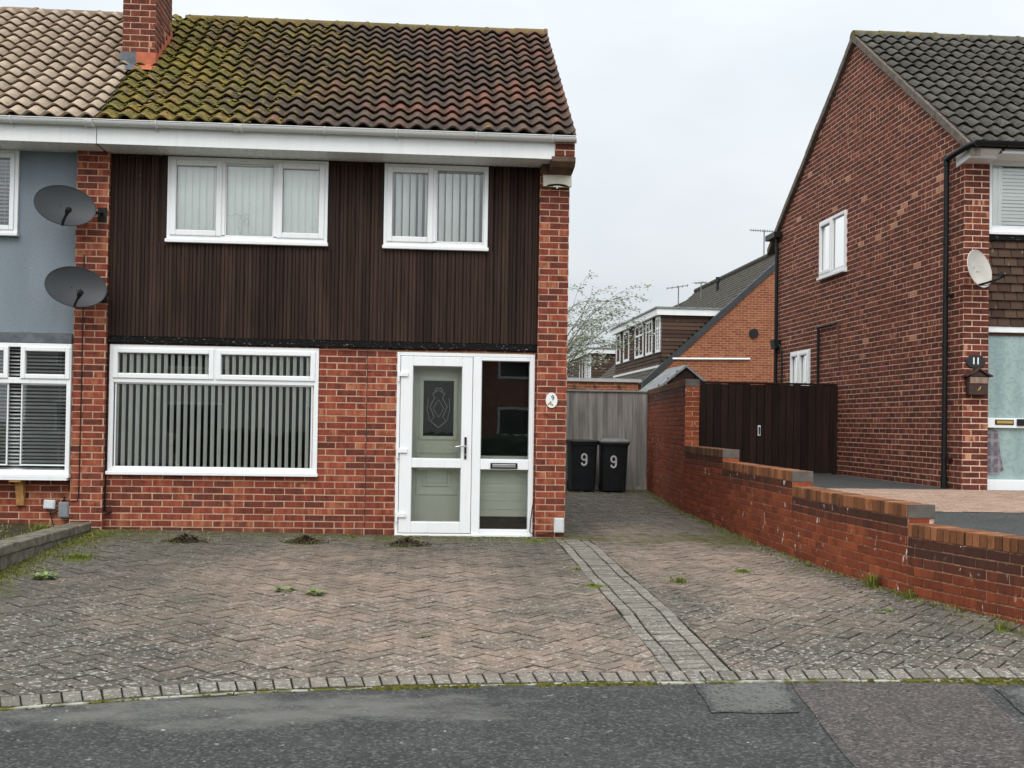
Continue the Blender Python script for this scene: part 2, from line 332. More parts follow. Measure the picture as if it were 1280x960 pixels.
# ------------------------------------------------------------------ mesh builder
class MB:
    """collects polygons in a local frame (u, n, z): u along the face, n towards the viewer side, z up"""
    def __init__(s, T=None):
        s.v = []; s.f = []; s.mi = []; s.rn = []; s.sm = []; s.T = T or (lambda u, n, z: (u, n, z))
    def add(s, pts, faces, mi=0, rnd=None, smooth=False, raw=False):
        o = len(s.v)
        s.v += [p if raw else s.T(*p) for p in pts]
        rr = rnd or (rng.random(), rng.random(), 0.)
        s.rn += (rr if isinstance(rr, list) else [rr] * len(pts))
        for f in faces: s.f.append(tuple(i + o for i in f)); s.mi.append(mi); s.sm.append(smooth)
    def box(s, u0, u1, n0, n1, z0, z1, mi=0, rnd=None):
        p = [(u0, n0, z0), (u1, n0, z0), (u1, n1, z0), (u0, n1, z0), (u0, n0, z1), (u1, n0, z1), (u1, n1, z1), (u0, n1, z1)]
        s.add(p, [(0, 3, 2, 1), (4, 5, 6, 7), (0, 1, 5, 4), (1, 2, 6, 5), (2, 3, 7, 6), (3, 0, 4, 7)], mi, rnd)
    def quad(s, a, b, c, d, mi=0, rnd=None, smooth=False): s.add([a, b, c, d], [(0, 1, 2, 3)], mi, rnd, smooth)
    def poly(s, pts, mi=0, rnd=None): s.add(pts, [tuple(range(len(pts)))], mi, rnd)
    def prism(s, pts, d, mi=0, rnd=None):
        """pts polygon, extruded by vector d"""
        n = len(pts); q = [tuple(a + b for a, b in zip(p, d)) for p in pts]
        s.add(list(pts) + q, [tuple(range(n))[::-1], tuple(range(n, 2 * n))] + [(i, (i + 1) % n, n + (i + 1) % n, n + i) for i in range(n)], mi, rnd)
    def tube(s, path, r, seg=8, mi=0, rnd=None, caps=True, smooth=True):
        P = [Vector(p) for p in path]; n = len(P); rad = r if isinstance(r, (list, tuple)) else [r] * n
        pts = []; prev = None
        for i, p in enumerate(P):
            d = (P[min(i + 1, n - 1)] - P[max(i - 1, 0)]).normalized()
            a = Vector((0, 0, 1)) if abs(d.z) < .9 else Vector((1, 0, 0))
            if prev is None: x = d.cross(a).normalized()
            else:
                x = (prev - d * prev.dot(d)); x = x.normalized() if x.length > 1e-6 else d.cross(a).normalized()
            prev = x; y = d.cross(x)
            for k in range(seg):
                t_ = 2 * math.pi * k / seg; pts.append(tuple(p + (x * math.cos(t_) + y * math.sin(t_)) * rad[i]))
        fs = [(i * seg + k, i * seg + (k + 1) % seg, (i + 1) * seg + (k + 1) % seg, (i + 1) * seg + k) for i in range(n - 1) for k in range(seg)]
        s.add(pts, fs, mi, rnd, smooth)
        if caps:
            s.add(pts[:seg], [tuple(range(seg))[::-1]], mi, rnd); s.add(pts[-seg:], [tuple(range(seg))], mi, rnd)
    def ring(s, u0, u1, z0, z1, n0, n1, w, mi=0, wb=None, wt=None):
        """rectangular frame: stiles full height, rails butted between"""
        wb = wb or w; wt = wt or w
        s.box(u0, u0 + w, n0, n1, z0, z1, mi); s.box(u1 - w, u1, n0, n1, z0, z1, mi)
        s.box(u0 + w, u1 - w, n0, n1, z0, z0 + wb, mi); s.box(u0 + w, u1 - w, n0, n1, z1 - wt, z1, mi)
    def dome(s, c, r, h, seg=6, rnd=None):
        pts = []
        for i in range(seg):
            a = 2 * math.pi * i / seg + rng.random(); q = .8 + .4 * rng.random()
            pts.append((c[0] + r * q * math.cos(a), c[1] + r * q * math.sin(a), c[2]))
        for i in range(seg):
            p = pts[i]; pts.append((c[0] + (p[0] - c[0]) * .6, c[1] + (p[1] - c[1]) * .6, c[2] + h * .8))
        pts.append((c[0], c[1], c[2] + h))
        fs = [(i, (i + 1) % seg, seg + (i + 1) % seg, seg + i) for i in range(seg)] + [(seg + i, seg + (i + 1) % seg, 2 * seg) for i in range(seg)]
        s.add(pts, fs, 0, rnd, True)
    def build(s, name, mats, parent=None, bevel=0, loc=None, smooth=None):
        o = (0, 0, 0)
        if parent is not None: o = parent['_o'].to_list() if hasattr(parent['_o'], 'to_list') else list(parent['_o'])
        elif loc is not None: o = loc
        me = bpy.data.meshes.new(name)
        me.from_pydata([(a - o[0], b - o[1], c - o[2]) for a, b, c in s.v], [], s.f)
        for m in (mats if isinstance(mats, (list, tuple)) else [mats]): me.materials.append(m)
        me.polygons.foreach_set('material_index', s.mi); me.polygons.foreach_set('use_smooth', s.sm)
        at = me.attributes.new('rnd', 'FLOAT_COLOR', 'POINT')
        at.data.foreach_set('color', [x for r in s.rn for x in (r[0], r[1], r[2], r[3] if len(r) > 3 else 1.)])
        me.validate(); me.update()
        ob = bpy.data.objects.new(name, me); COL.objects.link(ob)
        if parent is not None: ob.parent = parent; ob['_o'] = o
        else: ob.location = o; ob['_o'] = list(o)
        if bevel:
            md = ob.modifiers.new('bevel', 'BEVEL'); md.width = bevel; md.segments = 2; md.limit_method = 'ANGLE'; md.angle_limit = R(40)
        return ob

def tag(o, label=None, cat=None, group=None, kind=None):
    if label: o['label'] = label
    if cat: o['category'] = cat
    if group: o['group'] = group
    if kind: o['kind'] = kind
    return o
def thing(name, label, cat, loc=(0, 0, 0), group=None):
    o = bpy.data.objects.new(name, None); COL.objects.link(o); o.location = loc; o['_o'] = list(loc); o.empty_display_size = .2
    return tag(o, label, cat, group)
def front(y0): return lambda u, n, z: (u, y0 - n, z)      # face looking at the street (-Y)
def side(x0): return lambda u, n, z: (x0 - n, u, z)       # face looking left (-X)
def sider(x0): return lambda u, n, z: (x0 + n, u, z)      # face looking right (+X)

def clip(poly, nx, nz, d):
    """keep nx*u+nz*z<=d"""
    out = []
    for i in range(len(poly)):
        a = poly[i]; b = poly[(i + 1) % len(poly)]; da = nx * a[0] + nz * a[1] - d; db = nx * b[0] + nz * b[1] - d
        if da <= 0: out.append(a)
        if da * db < 0:
            t_ = da / (da - db); out.append((a[0] + (b[0] - a[0]) * t_, a[1] + (b[1] - a[1]) * t_))
    return out
def area(p): return .5 * abs(sum(p[i][0] * p[(i + 1) % len(p)][1] - p[(i + 1) % len(p)][0] * p[i][1] for i in range(len(p))))
def inset(p, w):
    cx = sum(a for a, b in p) / len(p); cz = sum(b for a, b in p) / len(p)
    du = max(a for a, b in p) - min(a for a, b in p); dz = max(b for a, b in p) - min(b for a, b in p)
    ku = max(.3, 1 - 2 * w / max(du, 1e-4)); kz = max(.3, 1 - 2 * w / max(dz, 1e-4))
    return [(cx + (a - cx) * ku, cz + (b - cz) * kz) for a, b in p]

def brickwork(mb, rect, openings=(), cut=(), zb=None, L=.225, H=.075, J=.0125, phase=0., stain=None, dep=.0035, soldier=False, bias=0., pale=0.):
    """real bricks proud of a mortar sheet, in running bond; material 0 = brick, 1 = mortar"""
    u0, u1, z0, z1 = rect; zb = z0 if zb is None else zb
    us = sorted({u0, u1, *[min(max(o[i], u0), u1) for o in openings for i in (0, 1)]}); zs = sorted({z0, z1, *[min(max(o[i], z0), z1) for o in openings for i in (2, 3)]})
    for a, b in zip(us, us[1:]):
        for c, d in zip(zs, zs[1:]):
            mu, mz = (a + b) / 2, (c + d) / 2
            if any(o[0] < mu < o[1] and o[2] < mz < o[3] for o in openings): continue
            p = [(a, c), (b, c), (b, d), (a, d)]
            for k in cut: p = clip(p, *k) if len(p) > 2 else p
            if len(p) > 2: mb.poly([(q[0], -dep, q[1]) for q in p], 1)
    r0 = int(math.floor((z0 - zb) / H)) - 1
    row = r0
    while zb + row * H < z1:
        za, zc = zb + row * H + J / 2, zb + (row + 1) * H - J / 2
        off = (phase + (L / 2 if row % 2 else 0)) % L
        k = math.floor((u0 - off) / L) - 1
        while off + k * L < u1:
            ua, uc = off + k * L + J / 2, off + (k + 1) * L - J / 2
            k += 1
            rects = [(max(ua, u0), min(uc, u1), max(za, z0), min(zc, z1))]
            for o in openings:
                nr = []
                for (a, b, c, d) in rects:
                    if b <= o[0] or a >= o[1] or d <= o[2] or c >= o[3]: nr.append((a, b, c, d)); continue
                    if a < o[0]: nr.append((a, o[0], c, d))
                    if b > o[1]: nr.append((o[1], b, c, d))
                    if c < o[2]: nr.append((max(a, o[0]), min(b, o[1]), c, o[2]))
                    if d > o[3]: nr.append((max(a, o[0]), min(b, o[1]), o[3], d))
                rects = nr
            rnd_ = min(1., max(0., rng.random() + bias)), rng.random()
            if pale and (rnd_ := (min(rnd_[0], .82), rnd_[1])) and rng.random() < (pale((max(u0, min(ua, u1)) + .1), za) if callable(pale) else pale): rnd_ = (1.3, 0.)
            for (a, b, c, d) in rects:
                if b - a < .018 or d - c < .014: continue
                j = .0022
                p = [(a + rng.uniform(-j, j), c + rng.uniform(-j, j)), (b + rng.uniform(-j, j), c + rng.uniform(-j, j)), (b + rng.uniform(-j, j), d + rng.uniform(-j, j)), (a + rng.uniform(-j, j), d + rng.uniform(-j, j))]
                for kk in cut: p = clip(p, *kk) if len(p) > 2 else p
                if len(p) < 3 or area(p) < .0004: continue
                n = len(p); q = inset(p, .003); h = rng.uniform(-.001, .001)
                s_ = stain((a + b) / 2, (c + d) / 2) if stain else 0.
                pts = [(x, h, y) for x, y in q] + [(x, h - .0016, y) for x, y in p] + [(x, -dep - .003, y) for x, y in p]
                fs = [tuple(range(n))] + [(i, (i + 1) % n, n + (i + 1) % n, n + i) for i in range(n)] + [(n + i, n + (i + 1) % n, 2 * n + (i + 1) % n, 2 * n + i) for i in range(n)]
                mb.add(pts, fs, 0, (rnd_[0], rnd_[1], s_))
        row += 1

def pantiles(mb, x0, x1, eave, ridge, courses, period=.2, amp=.03, lip=.045, stagger=0., ns=10, gap=None, bias=lambda x: 0., flat=0.):
    """overlapping tiles as real geometry; eave/ridge = (y, z)"""
    ey, ez = eave; ry, rz = ridge; Ls = math.hypot(ry - ey, rz - ez); dy, dz = (ry - ey) / Ls, (rz - ez) / Ls
    ny, nz = -dz, dy
    if nz < 0: ny, nz = -ny, -nz
    g = Ls / courses
    for i in range(courses):
        off = stagger * period * (i % 2)
        k = math.floor((x0 - off) / period) - 1
        while off + k * period < x1:
            a = off + k * period; k += 1
            r1 = (min(1, max(0, rng.random() * .75 + .1 + bias(a))), rng.random(), 0.)
            tw = rng.uniform(-.004, .004); ls = rng.uniform(-.008, .008)
            pts = []; cols = 0; rl = []
            for q in range(ns + 1):
                f = q / ns; x = a + f * period
                if x < x0 - 1e-6 or x > x1 + 1e-6: continue
                cols += 1
                c = math.cos(2 * math.pi * f)
                h = amp * (.5 - .5 * c) ** (1. + flat)
                cl = math.cos(2 * math.pi * (f + stagger)); hl = amp * (.5 - .5 * cl) ** (1. + flat)
                e0 = .004 if gap is None else hl + gap - h
                for s_, e in ((i * g + ls + (.05 if gap is None else .012), e0), (i * g + ls + .006, lip - .016), (i * g + ls, lip), (i * g + g * .5, lip * .55), ((i + 1) * g + .03, .002)):
                    hh = h + e + tw
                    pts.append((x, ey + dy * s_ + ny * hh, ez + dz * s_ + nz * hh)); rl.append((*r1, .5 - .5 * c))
            if cols > 1:
                fs = []
                for q in range(cols - 1):
                    for w in range(4): fs.append((q * 5 + w, (q + 1) * 5 + w, (q + 1) * 5 + w + 1, q * 5 + w + 1))
                mb.add(pts, fs, 0, rl, False, True)
    # base sheet below the tiles
    mb.add([(x0, ey + ny * -.02, ez + nz * -.02), (x1, ey + ny * -.02, ez + nz * -.02), (x1, ry + ny * -.02, rz + nz * -.02), (x0, ry + ny * -.02, rz + nz * -.02)], [(0, 1, 2, 3)], 0, (0, 0, 0), False, True)

def ridge_tiles(mb, x0, x1, y, z, r=.12, n=13):
    L = (x1 - x0) / n
    for i in range(n):
        a = x0 + i * L; rr = (rng.random(), rng.random(), 0); dzz = rng.uniform(-.008, .008)
        for (xa, xb, k) in ((a, a + L * .9, 1.), (a + L * .9, a + L, 1.08)):
            pts = []
            for x in (xa, xb):
                for q in range(9):
                    t_ = math.pi * (q / 8); pts.append((x, y - math.cos(t_) * r * k * 1.15, z - .055 + dzz + math.sin(t_) * r * k))
            mb.add(pts, [(q, q + 1, 9 + q + 1, 9 + q) for q in range(8)], 0, rr, True)
            mb.add(pts[:9], [tuple(range(9))], 0, rr); mb.add(pts[9:], [tuple(range(9))], 0, rr)

def window(parent, T, x0, x1, z0, z1, panes, blind=None, sill=True, fw=.05, sash_w=.055, name='window', depth=.07, out=.0, mat=None):
    """window part > sash, pane, sill (sub-parts). panes: (a, b, c, d, opening)"""
    mat = mat or M['upvc']
    fr = MB(T); zb = z0 + (.04 if sill else 0)
    fr.box(x0, x0 + fw, out - depth, out + .006, zb, z1); fr.box(x1 - fw, x1, out - depth, out + .006, zb, z1)
    fr.box(x0 + fw, x1 - fw, out - depth, out + .006, zb, zb + fw); fr.box(x0 + fw, x1 - fw, out - depth, out + .006, z1 - fw, z1)
    # mullions and transoms fill between panes
    xs = sorted({round(p[i], 4) for p in panes for i in (0, 1)}); zs = sorted({round(p[i], 4) for p in panes for i in (2, 3)})
    done = set()
    for p in panes:
        for q in panes:
            if p is q: continue
            if 1e-4 < q[0] - p[1] < .12 and min(p[3], q[3]) - max(p[2], q[2]) > .05:
                key = ('v', round(p[1], 3), round(max(p[2], q[2]), 3))
                if key not in done: done.add(key); fr.box(p[1], q[0], out - depth, out + .004, max(p[2], q[2]), min(p[3], q[3]))
            if 1e-4 < q[2] - p[3] < .12:
                key = ('h', round(p[3], 3))
                if key not in done: done.add(key); fr.box(x0 + fw, x1 - fw, out - depth, out + .005, p[3], q[2])
    w = fr.build(name, mat, parent, .005)
    if sill:
        sl = MB(T); sl.box(x0 - .012, x1 + .012, out - depth, out + .045, z0, zb); sl.build('sill', mat, w, .006)
    for (a, b, c, d, op) in panes:
        k = 0
        if op:
            sh = MB(T); sh.ring(a - .012, b + .012, c - .012, d + .012, out - .03, out + .022, sash_w); sh.build('sash', mat, w, .008)
            k = sash_w - .012
        else:
            bd = MB(T); bd.ring(a, b, c, d, out - .04, out - .012, .012); bd.build('glazing_bead', mat, w, .003); k = .012
        g = MB(T); g.quad((a + k, out - .025, c + k), (b - k, out - .025, c + k), (b - k, out - .025, d - k), (a + k, out - .025, d - k)); g.build('pane', M['glass'], w)
        gk = MB(T); gk.ring(a + k, b - k, c + k, d - k, out - .0245, out - .016, .006); gk.build('gasket', M['seal'], w)
    return w

def vslats(T, u0, u1, z0, z1, n, pitch, width, ang, jit=.0, skip=()):
    mb = MB(T); k = 0; u = u0 + pitch / 2
    while u < u1:
        if k not in skip:
            a = ang + rng.uniform(-jit, jit); du, dn = math.sin(a) * width / 2, math.cos(a) * width / 2
            for q in range(4):
                f0, f1 = -1 + q * .5, -.5 + q * .5
                c0, c1 = .006 * (1 - f0 * f0), .006 * (1 - f1 * f1)
                mb.quad((u + du * f0 + c0, n + dn * f0, z0), (u + du * f1 + c1, n + dn * f1, z0), (u + du * f1 + c1, n + dn * f1, z1), (u + du * f0 + c0, n + dn * f0, z1), 0, (rng.random(), 0, 0), True)
        u += pitch; k += 1
    mb.box(u0, u1, n - .03, n + .03, z1 + .002, z1 + .035)
    return mb

def hslats(T, u0, u1, z0, z1, n, pitch, width, ang):
    mb = MB(T); z = z0 + pitch / 2
    while z < z1:
        a = ang + rng.uniform(-.08, .08); dn, dz = math.cos(a) * width / 2, math.sin(a) * width / 2; s_ = rng.uniform(-.002, .002)
        mb.quad((u0, n - dn, z - dz + s_), (u1, n - dn, z - dz - s_), (u1, n + dn, z + dz - s_), (u0, n + dn, z + dz + s_))
        z += pitch
    for u in (u0 + .12, u1 - .12): mb.box(u - .002, u + .002, n + width / 2 + .003, n + width / 2 + .005, z0, z1)
    return mb

def text_mesh(body, size, depth, T, cx, cz, n0, name, mat, parent, sx=1., bold=0.):
    cu = bpy.data.curves.new('t', 'FONT'); cu.body = body; cu.size = size; cu.extrude = depth / 2; cu.align_x = 'CENTER'; cu.align_y = 'CENTER'; cu.offset = bold
    ob = bpy.data.objects.new('t', cu); COL.objects.link(ob); dg = bpy.context.evaluated_depsgraph_get()
    me = bpy.data.meshes.new_from_object(ob.evaluated_get(dg)); pts = [tuple(v.co) for v in me.vertices]; fs = [tuple(p.vertices) for p in me.polygons]
    bpy.data.objects.remove(ob); bpy.data.meshes.remove(me)
    mb = MB(T); mb.add([(cx + p[0] * sx, n0 + p[2] + depth / 2, cz + p[1]) for p in pts], fs)
    return mb.build(name, mat, parent)

# ------------------------------------------------------------------ ground heights (thin plate spline through measured levels)
CP = np.array([(-6, 4.6, 0), (-4.5, 5.3, 0), (-2.14, 6.17, 0), (.5, 6.7, 0), (1.6, 6.79, 0), (2.25, 6.66, .02), (3.55, 6.52, .07), (-3.85, 13.1, .26), (-2, 13.1, .24), (-.3, 13.15, .215), (1.6, 13.1, .21),
               (4.5, 22.75, .23), (3.98, 17.2, .21), (3.82, 13, .19), (3.77, 10.3, .19), (3.86, 8.8, .195), (4.1, 8.1, .19), (4.15, 7.65, .18), (1.7, 9.7, .12), (-2, 9.7, .13), (2.9, 22, .22), (2, 17, .215), (-4.5, 9.5, .15), (-7, 13.1, .28)])
def _U(r2): return np.where(r2 > 1e-9, r2 * np.log(r2 + 1e-12) * .5, 0)
_n = len(CP); _K = _U(((CP[:, None, :2] - CP[None, :, :2]) ** 2).sum(-1)) + np.eye(_n) * .5
_P = np.hstack([np.ones((_n, 1)), CP[:, :2]]); _A = np.block([[_K, _P], [_P.T, np.zeros((3, 3))]]); _w = np.linalg.solve(_A, np.concatenate([CP[:, 2], np.zeros(3)]))
def G(x, y):
    return float(_U(((CP[:, :2] - (x, y)) ** 2).sum(-1)) @ _w[:_n] + _w[_n] + _w[_n + 1] * x + _w[_n + 2] * y)
EDGE = [(-6, 4.6), (-4.5, 5.25), (-2.14, 6.17), (-1.4, 6.44), (-.46, 6.63), (.55, 6.73), (1.59, 6.765), (2.25, 6.70), (3.55, 6.50), (4.6, 6.3), (5.6, 6.0)]
def edge_y(x):
    for (a, b), (c, d) in zip(EDGE, EDGE[1:]):
        if x <= c: return b + (d - b) * (x - a) / (c - a)
    return EDGE[-1][1]
def edge_ys(x): return sum(edge_y(x + d) for d in (-.5, -.25, 0, .25, .5)) / 5
WALL = [(4.505, 22.75), (3.98, 17.2), (3.82, 13.02), (3.775, 10.32), (3.86, 8.8), (4.0, 8.2), (4.24, 7.3), (4.5, 6.3)]
def wall_x(y):
    for (a, b), (c, d) in zip(WALL, WALL[1:]):
        if y >= d: return a + (c - a) * (b - min(y, b)) / (b - d)
    return WALL[-1][0]

# ground sheet, road
g = MB(); n = 40
def gz(x, y): return -.12 + .5 * min(1, max(0, (x - 4.6) / 6)) * min(1, max(0, (y - 8) / 6))
xs = [-300, -60, -20, -8, -2, 2, 5, 8, 12, 20, 60, 300]; ys = [-300, -60, -20, -8, 0, 4, 8, 12, 16, 24, 40, 80, 300]
for i in range(len(xs) - 1):
    for j in range(len(ys) - 1):
        q = [(xs[i], ys[j]), (xs[i + 1], ys[j]), (xs[i + 1], ys[j + 1]), (xs[i], ys[j + 1])]
        g.add([(a, b, gz(a, b)) for a, b in q], [(0, 1, 2, 3)])
tag(g.build('ground', M['earth']), 'grassy earth beneath the houses', 'ground', kind='structure')
def road_z(x): return -.014 + .045 * max(0, x - 1.8) ** 1.0 * (1 if x < 6 else 6 / x if x > 0 else 1) * .8
rd = MB(); xs = [-40, -20, -10] + [-6 + .4 * i for i in range(0, 31)] + [8, 12, 20, 40]; pts = []; rows = 8
for x in xs:
    e = edge_ys(x) - .045 if -6 < x < 5.6 else (edge_ys(-6) - .045 if x <= -6 else edge_ys(5.6))
    for j in range(rows + 1):
        y = e + (-9.0 - e) * j / rows; pts.append((x, y, road_z(x)))
rd.add(pts, [(i * (rows + 1) + j, i * (rows + 1) + j + 1, (i + 1) * (rows + 1) + j + 1, (i + 1) * (rows + 1) + j) for i in range(len(xs) - 1) for j in range(rows)])
tag(rd.build('road', M['asphalt']), 'worn dark grey asphalt road in front of the driveway', 'road', kind='structure')
def sheet(name, poly, mat, dz, label, sub=6):
    m = MB(); (a, b, c, d) = poly; pts = []
    for i in range(sub + 1):
        for j in range(sub + 1):
            u, v = i / sub, j / sub
            x = (a[0] * (1 - u) + b[0] * u) * (1 - v) + (d[0] * (1 - u) + c[0] * u) * v; y = (a[1] * (1 - u) + b[1] * u) * (1 - v) + (d[1] * (1 - u) + c[1] * u) * v
            y = min(y, edge_ys(x) - .05); wob = .012
            if i in (0, sub): x += rng.uniform(-wob, wob)
            if j == 0: y += rng.uniform(-wob, wob)
            pts.append((x, y, road_z(x) + dz))
    rl = [(.5, .5, 0, 1. if (j in (0,) or i == 0) else (.6 if i == sub or j == sub else 0.)) for i in range(sub + 1) for j in range(sub + 1)]
    m.add(pts, [(i * (sub + 1) + j, (i + 1) * (sub + 1) + j, (i + 1) * (sub + 1) + j + 1, i * (sub + 1) + j + 1) for i in range(sub) for j in range(sub)], 0, rl)
    tag(m.build(name, mat), label, 'road patch', kind='structure')
sheet('road_patch', [(1.84, 4.2), (2.75, 4.2), (3.24, 6.7), (2.19, 6.72)], M['asphalt_red'], .005, 'reddish asphalt reinstatement strip across the road', 10)
sheet('road_patch', [(1.55, 6.02), (2.02, 5.98), (2.165, 6.71), (1.62, 6.72)], M['asphalt_pale'], .0065, 'pale worn patch in the asphalt beside the driveway edge')
sheet('road_patch', [(3.13, 5.7), (4.2, 5.6), (4.1, 6.28), (3.26, 6.34)], M['asphalt_pale'], .0065, 'pale worn patch beyond the reddish strip')

# ------------------------------------------------------------------ driveway
dv = MB()
nx, ny = 46, 90
def in_drive(x, y): return True
pts = []
X0, X1, Y0, Y1 = -4.6, 5.2, 5.0, 22.9
for i in range(nx + 1):
    for j in range(ny + 1):
        x = X0 + (X1 - X0) * i / nx; y = Y0 + (Y1 - Y0) * j / ny
        pts.append((x, y, G(x, y) - .012))
fs = []
for i in range(nx):
    for j in range(ny):
        x = X0 + (X1 - X0) * (i + .5) / nx; y = Y0 + (Y1 - Y0) * (j + .5) / ny
        if y < edge_ys(x) - .01 or x > wall_x(y) + .15 or (y > 13.4 and x < 1.4) or x < -3.9: continue
        a = i * (ny + 1) + j; fs.append((a, a + ny + 1, a + ny + 2, a + 1))
dv.add(pts, fs, 1)
def paver(poly, grey=0.):
    """poly in plan, domed slightly, chamfered"""
    n = len(poly)
    if n < 3 or area(poly) < .0009: return
    cx = sum(p[0] for p in poly) / n; cy = sum(p[1] for p in poly) / n
    z0 = G(cx, cy); gx = (G(cx + .05, cy) - z0) / .05; gy = (G(cx, cy + .05) - z0) / .05
    h = rng.uniform(-.003, .003); tx, ty = rng.uniform(-.02, .02), rng.uniform(-.02, .02)
    zf = lambda x, y: z0 + h + (gx + tx) * (x - cx) + (gy + ty) * (y - cy)
    q = inset(poly, .006); q2 = inset(poly, .019)
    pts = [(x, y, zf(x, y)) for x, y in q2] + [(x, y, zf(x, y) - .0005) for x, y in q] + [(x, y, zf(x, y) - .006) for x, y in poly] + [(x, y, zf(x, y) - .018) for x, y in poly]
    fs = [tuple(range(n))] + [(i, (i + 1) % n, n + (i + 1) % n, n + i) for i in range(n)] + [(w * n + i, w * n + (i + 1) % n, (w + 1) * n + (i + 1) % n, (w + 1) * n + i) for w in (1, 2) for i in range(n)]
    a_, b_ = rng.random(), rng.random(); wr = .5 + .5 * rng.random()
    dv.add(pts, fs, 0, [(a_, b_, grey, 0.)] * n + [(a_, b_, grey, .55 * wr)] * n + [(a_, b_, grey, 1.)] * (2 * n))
BX0, BX1 = 1.52, 1.92
c45 = math.cos(R(45))
# exact herringbone tiling: horizontal block at (k+2m... ) generated from the standard staircase
def staircase():
    a = .102; jn = .007
    for r_ in range(-62, 132):
        for s_ in range(-16, 20):
            # horizontal block occupies cells (r_+4*s_.., ) ; vertical block completes the L
            x = r_ + 4 * s_; y = r_
            yield (x * a, (x + 2) * a, y * a, (y + 1) * a, jn)
            yield ((x + 2) * a, (x + 3) * a, (y - 1) * a + 0 * a, (y + 1) * a, jn)
for (u0, u1, v0, v1, jn) in staircase():
    cu, cv = (u0 + u1) / 2, (v0 + v1) / 2
    cx, cy = (cu - cv) * c45, (cu + cv) * c45 + 9.0
    if not (-4.0 < cx < 4.9 and 5.3 < cy < 22.9): continue
    e = edge_ys(cx) + .205
    if cy < e - .13 or (cy > 13.25 and cx < 1.5) or cx < -3.75 or cx > wall_x(cy) + .12: continue
    if BX0 < cx - .0 < BX1 and BX0 + .12 < cx < BX1 - .12 and cy < 13: continue
    P = [(u0 + jn / 2, v0 + jn / 2), (u1 - jn / 2, v0 + jn / 2), (u1 - jn / 2, v1 - jn / 2), (u0 + jn / 2, v1 - jn / 2)]
    P = [((u - v) * c45, (u + v) * c45 + 9.0) for u, v in P]
    sl = (edge_ys(cx + .1) - edge_ys(cx - .1)) / .2
    P = clip(P, sl, -1, sl * cx - e)                                   # keep y >= e + sl (x-cx)
    if cy < 13.0 and len(P) > 2:
        if cx < (BX0 + BX1) / 2: P = clip(P, 1, 0, BX0 - .003)
        else: P = clip(P, -1, 0, -BX1 - .003)
    if len(P) > 2 and cx < 1.66 and cy < 13.3: P = clip(P, 0, 1, 13.19)
    if len(P) > 2: paver(P)
# grey band up the drive: two stretcher rows either side of a header row
for (xa, xb, Lr, gr, ph) in ((BX0, BX0 + .1, .2025, 1., .0), (BX0 + .1, BX1 - .1, .1005, .85, .03), (BX1 - .1, BX1, .2025, 1., .1)):
    y0_ = edge_ys((xa + xb) / 2) + .206; yy = y0_ - ph
    while yy < 12.95:
        wv = .007 * math.sin(yy * 2.1 + xa) + .005 * math.sin(yy * 5.3)
        ya, yb = max(yy, y0_) + .004, yy + Lr - .004
        if yb - ya > .03: paver([(xa + .004 + wv, ya), (xb - .004 + wv, ya), (xb - .004 + wv, yb), (xa + .004 + wv, yb)], gr)
        yy += Lr
# soldier course along the road edge
x = -4.2
while x < 4.45:
    s0 = edge_ys(x); s1 = edge_ys(x + .1); d = math.atan2(s1 - s0, .1); tx, ty = math.cos(d), math.sin(d); w = .1005
    nx_, ny_ = -ty, tx; L = .2
    x0_, y0_ = x, edge_ys(x)
    P = [(x0_ + tx * .003, y0_ + ty * .003), (x0_ + tx * (w - .003), y0_ + ty * (w - .003)), (x0_ + tx * (w - .003) + nx_ * L, y0_ + ty * (w - .003) + ny_ * L), (x0_ + tx * .003 + nx_ * L, y0_ + ty * .003 + ny_ * L)]
    paver(P, .75); x += w * tx
# soldier strip in front of the porch door
x = -.28
while x < 1.30: paver([(x + .003, 13.03), (x + .097, 13.03), (x + .097, 13.185), (x + .003, 13.185)], .8); x += .1005
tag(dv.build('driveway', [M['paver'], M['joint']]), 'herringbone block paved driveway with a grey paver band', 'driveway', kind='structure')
# thin concrete edging along the road
ke = MB(); x = -4.6; prev = None
while x < 4.6:
    L = .9; a = []
    for i in range(7):
        xx = x + (L - .008) * i / 6; a.append((xx, edge_ys(xx)))
    dz = rng.uniform(-.003, .003)
    for (p, q) in zip(a, a[1:]):
        zz = lambda t_: G(t_[0], t_[1]) - .008 + dz
        ke.add([(p[0], p[1] - .045, zz(p)), (q[0], q[1] - .045, zz(q)), (q[0], q[1] - .004, zz(q)), (p[0], p[1] - .004, zz(p)), (p[0], p[1] - .047, zz(p) - .06), (q[0], q[1] - .047, zz(q) - .06)], [(0, 1, 2, 3), (4, 5, 1, 0)])
    x += L
tag(ke.build('kerb_edging', M['edging']), 'thin mossy concrete edging between driveway and road', 'kerb', kind='structure')
ms = MB()
def mossrow(x0, x1, n, dy, spread, r=(.006, .02)):
    for _ in range(n):
        x = rng.uniform(x0, x1); y = edge_ys(x) + dy + rng.gauss(0, spread); rr = rng.uniform(*r)
        ms.dome((x, y, (G(x, y) - .008) if y > edge_ys(x) - .045 else road_z(x)), rr, rr * rng.uniform(.35, .7), 6, (rng.random(), 0, 0))
mossrow(-2.6, 4.2, 260, -.05, .007, (.004, .012)); mossrow(-.25, .35, 220, -.055, .012); mossrow(.7, 1.4, 260, -.055, .012); mossrow(2.5, 3.0, 90, -.055, .010); mossrow(3.0, 3.9, 420, -.06, .018, (.006, .02)); mossrow(-2.6, 4, 350, -.003, .005, (.004, .009))
for _ in range(500):
    x = rng.uniform(-3.5, 1.6); y = 13.08 - abs(rng.gauss(0, .12)); ms.dome((x, y, G(x, y) - .004), rng.uniform(.006, .022), rng.uniform(.004, .012), 6, (rng.random() * .6, 0, 0))
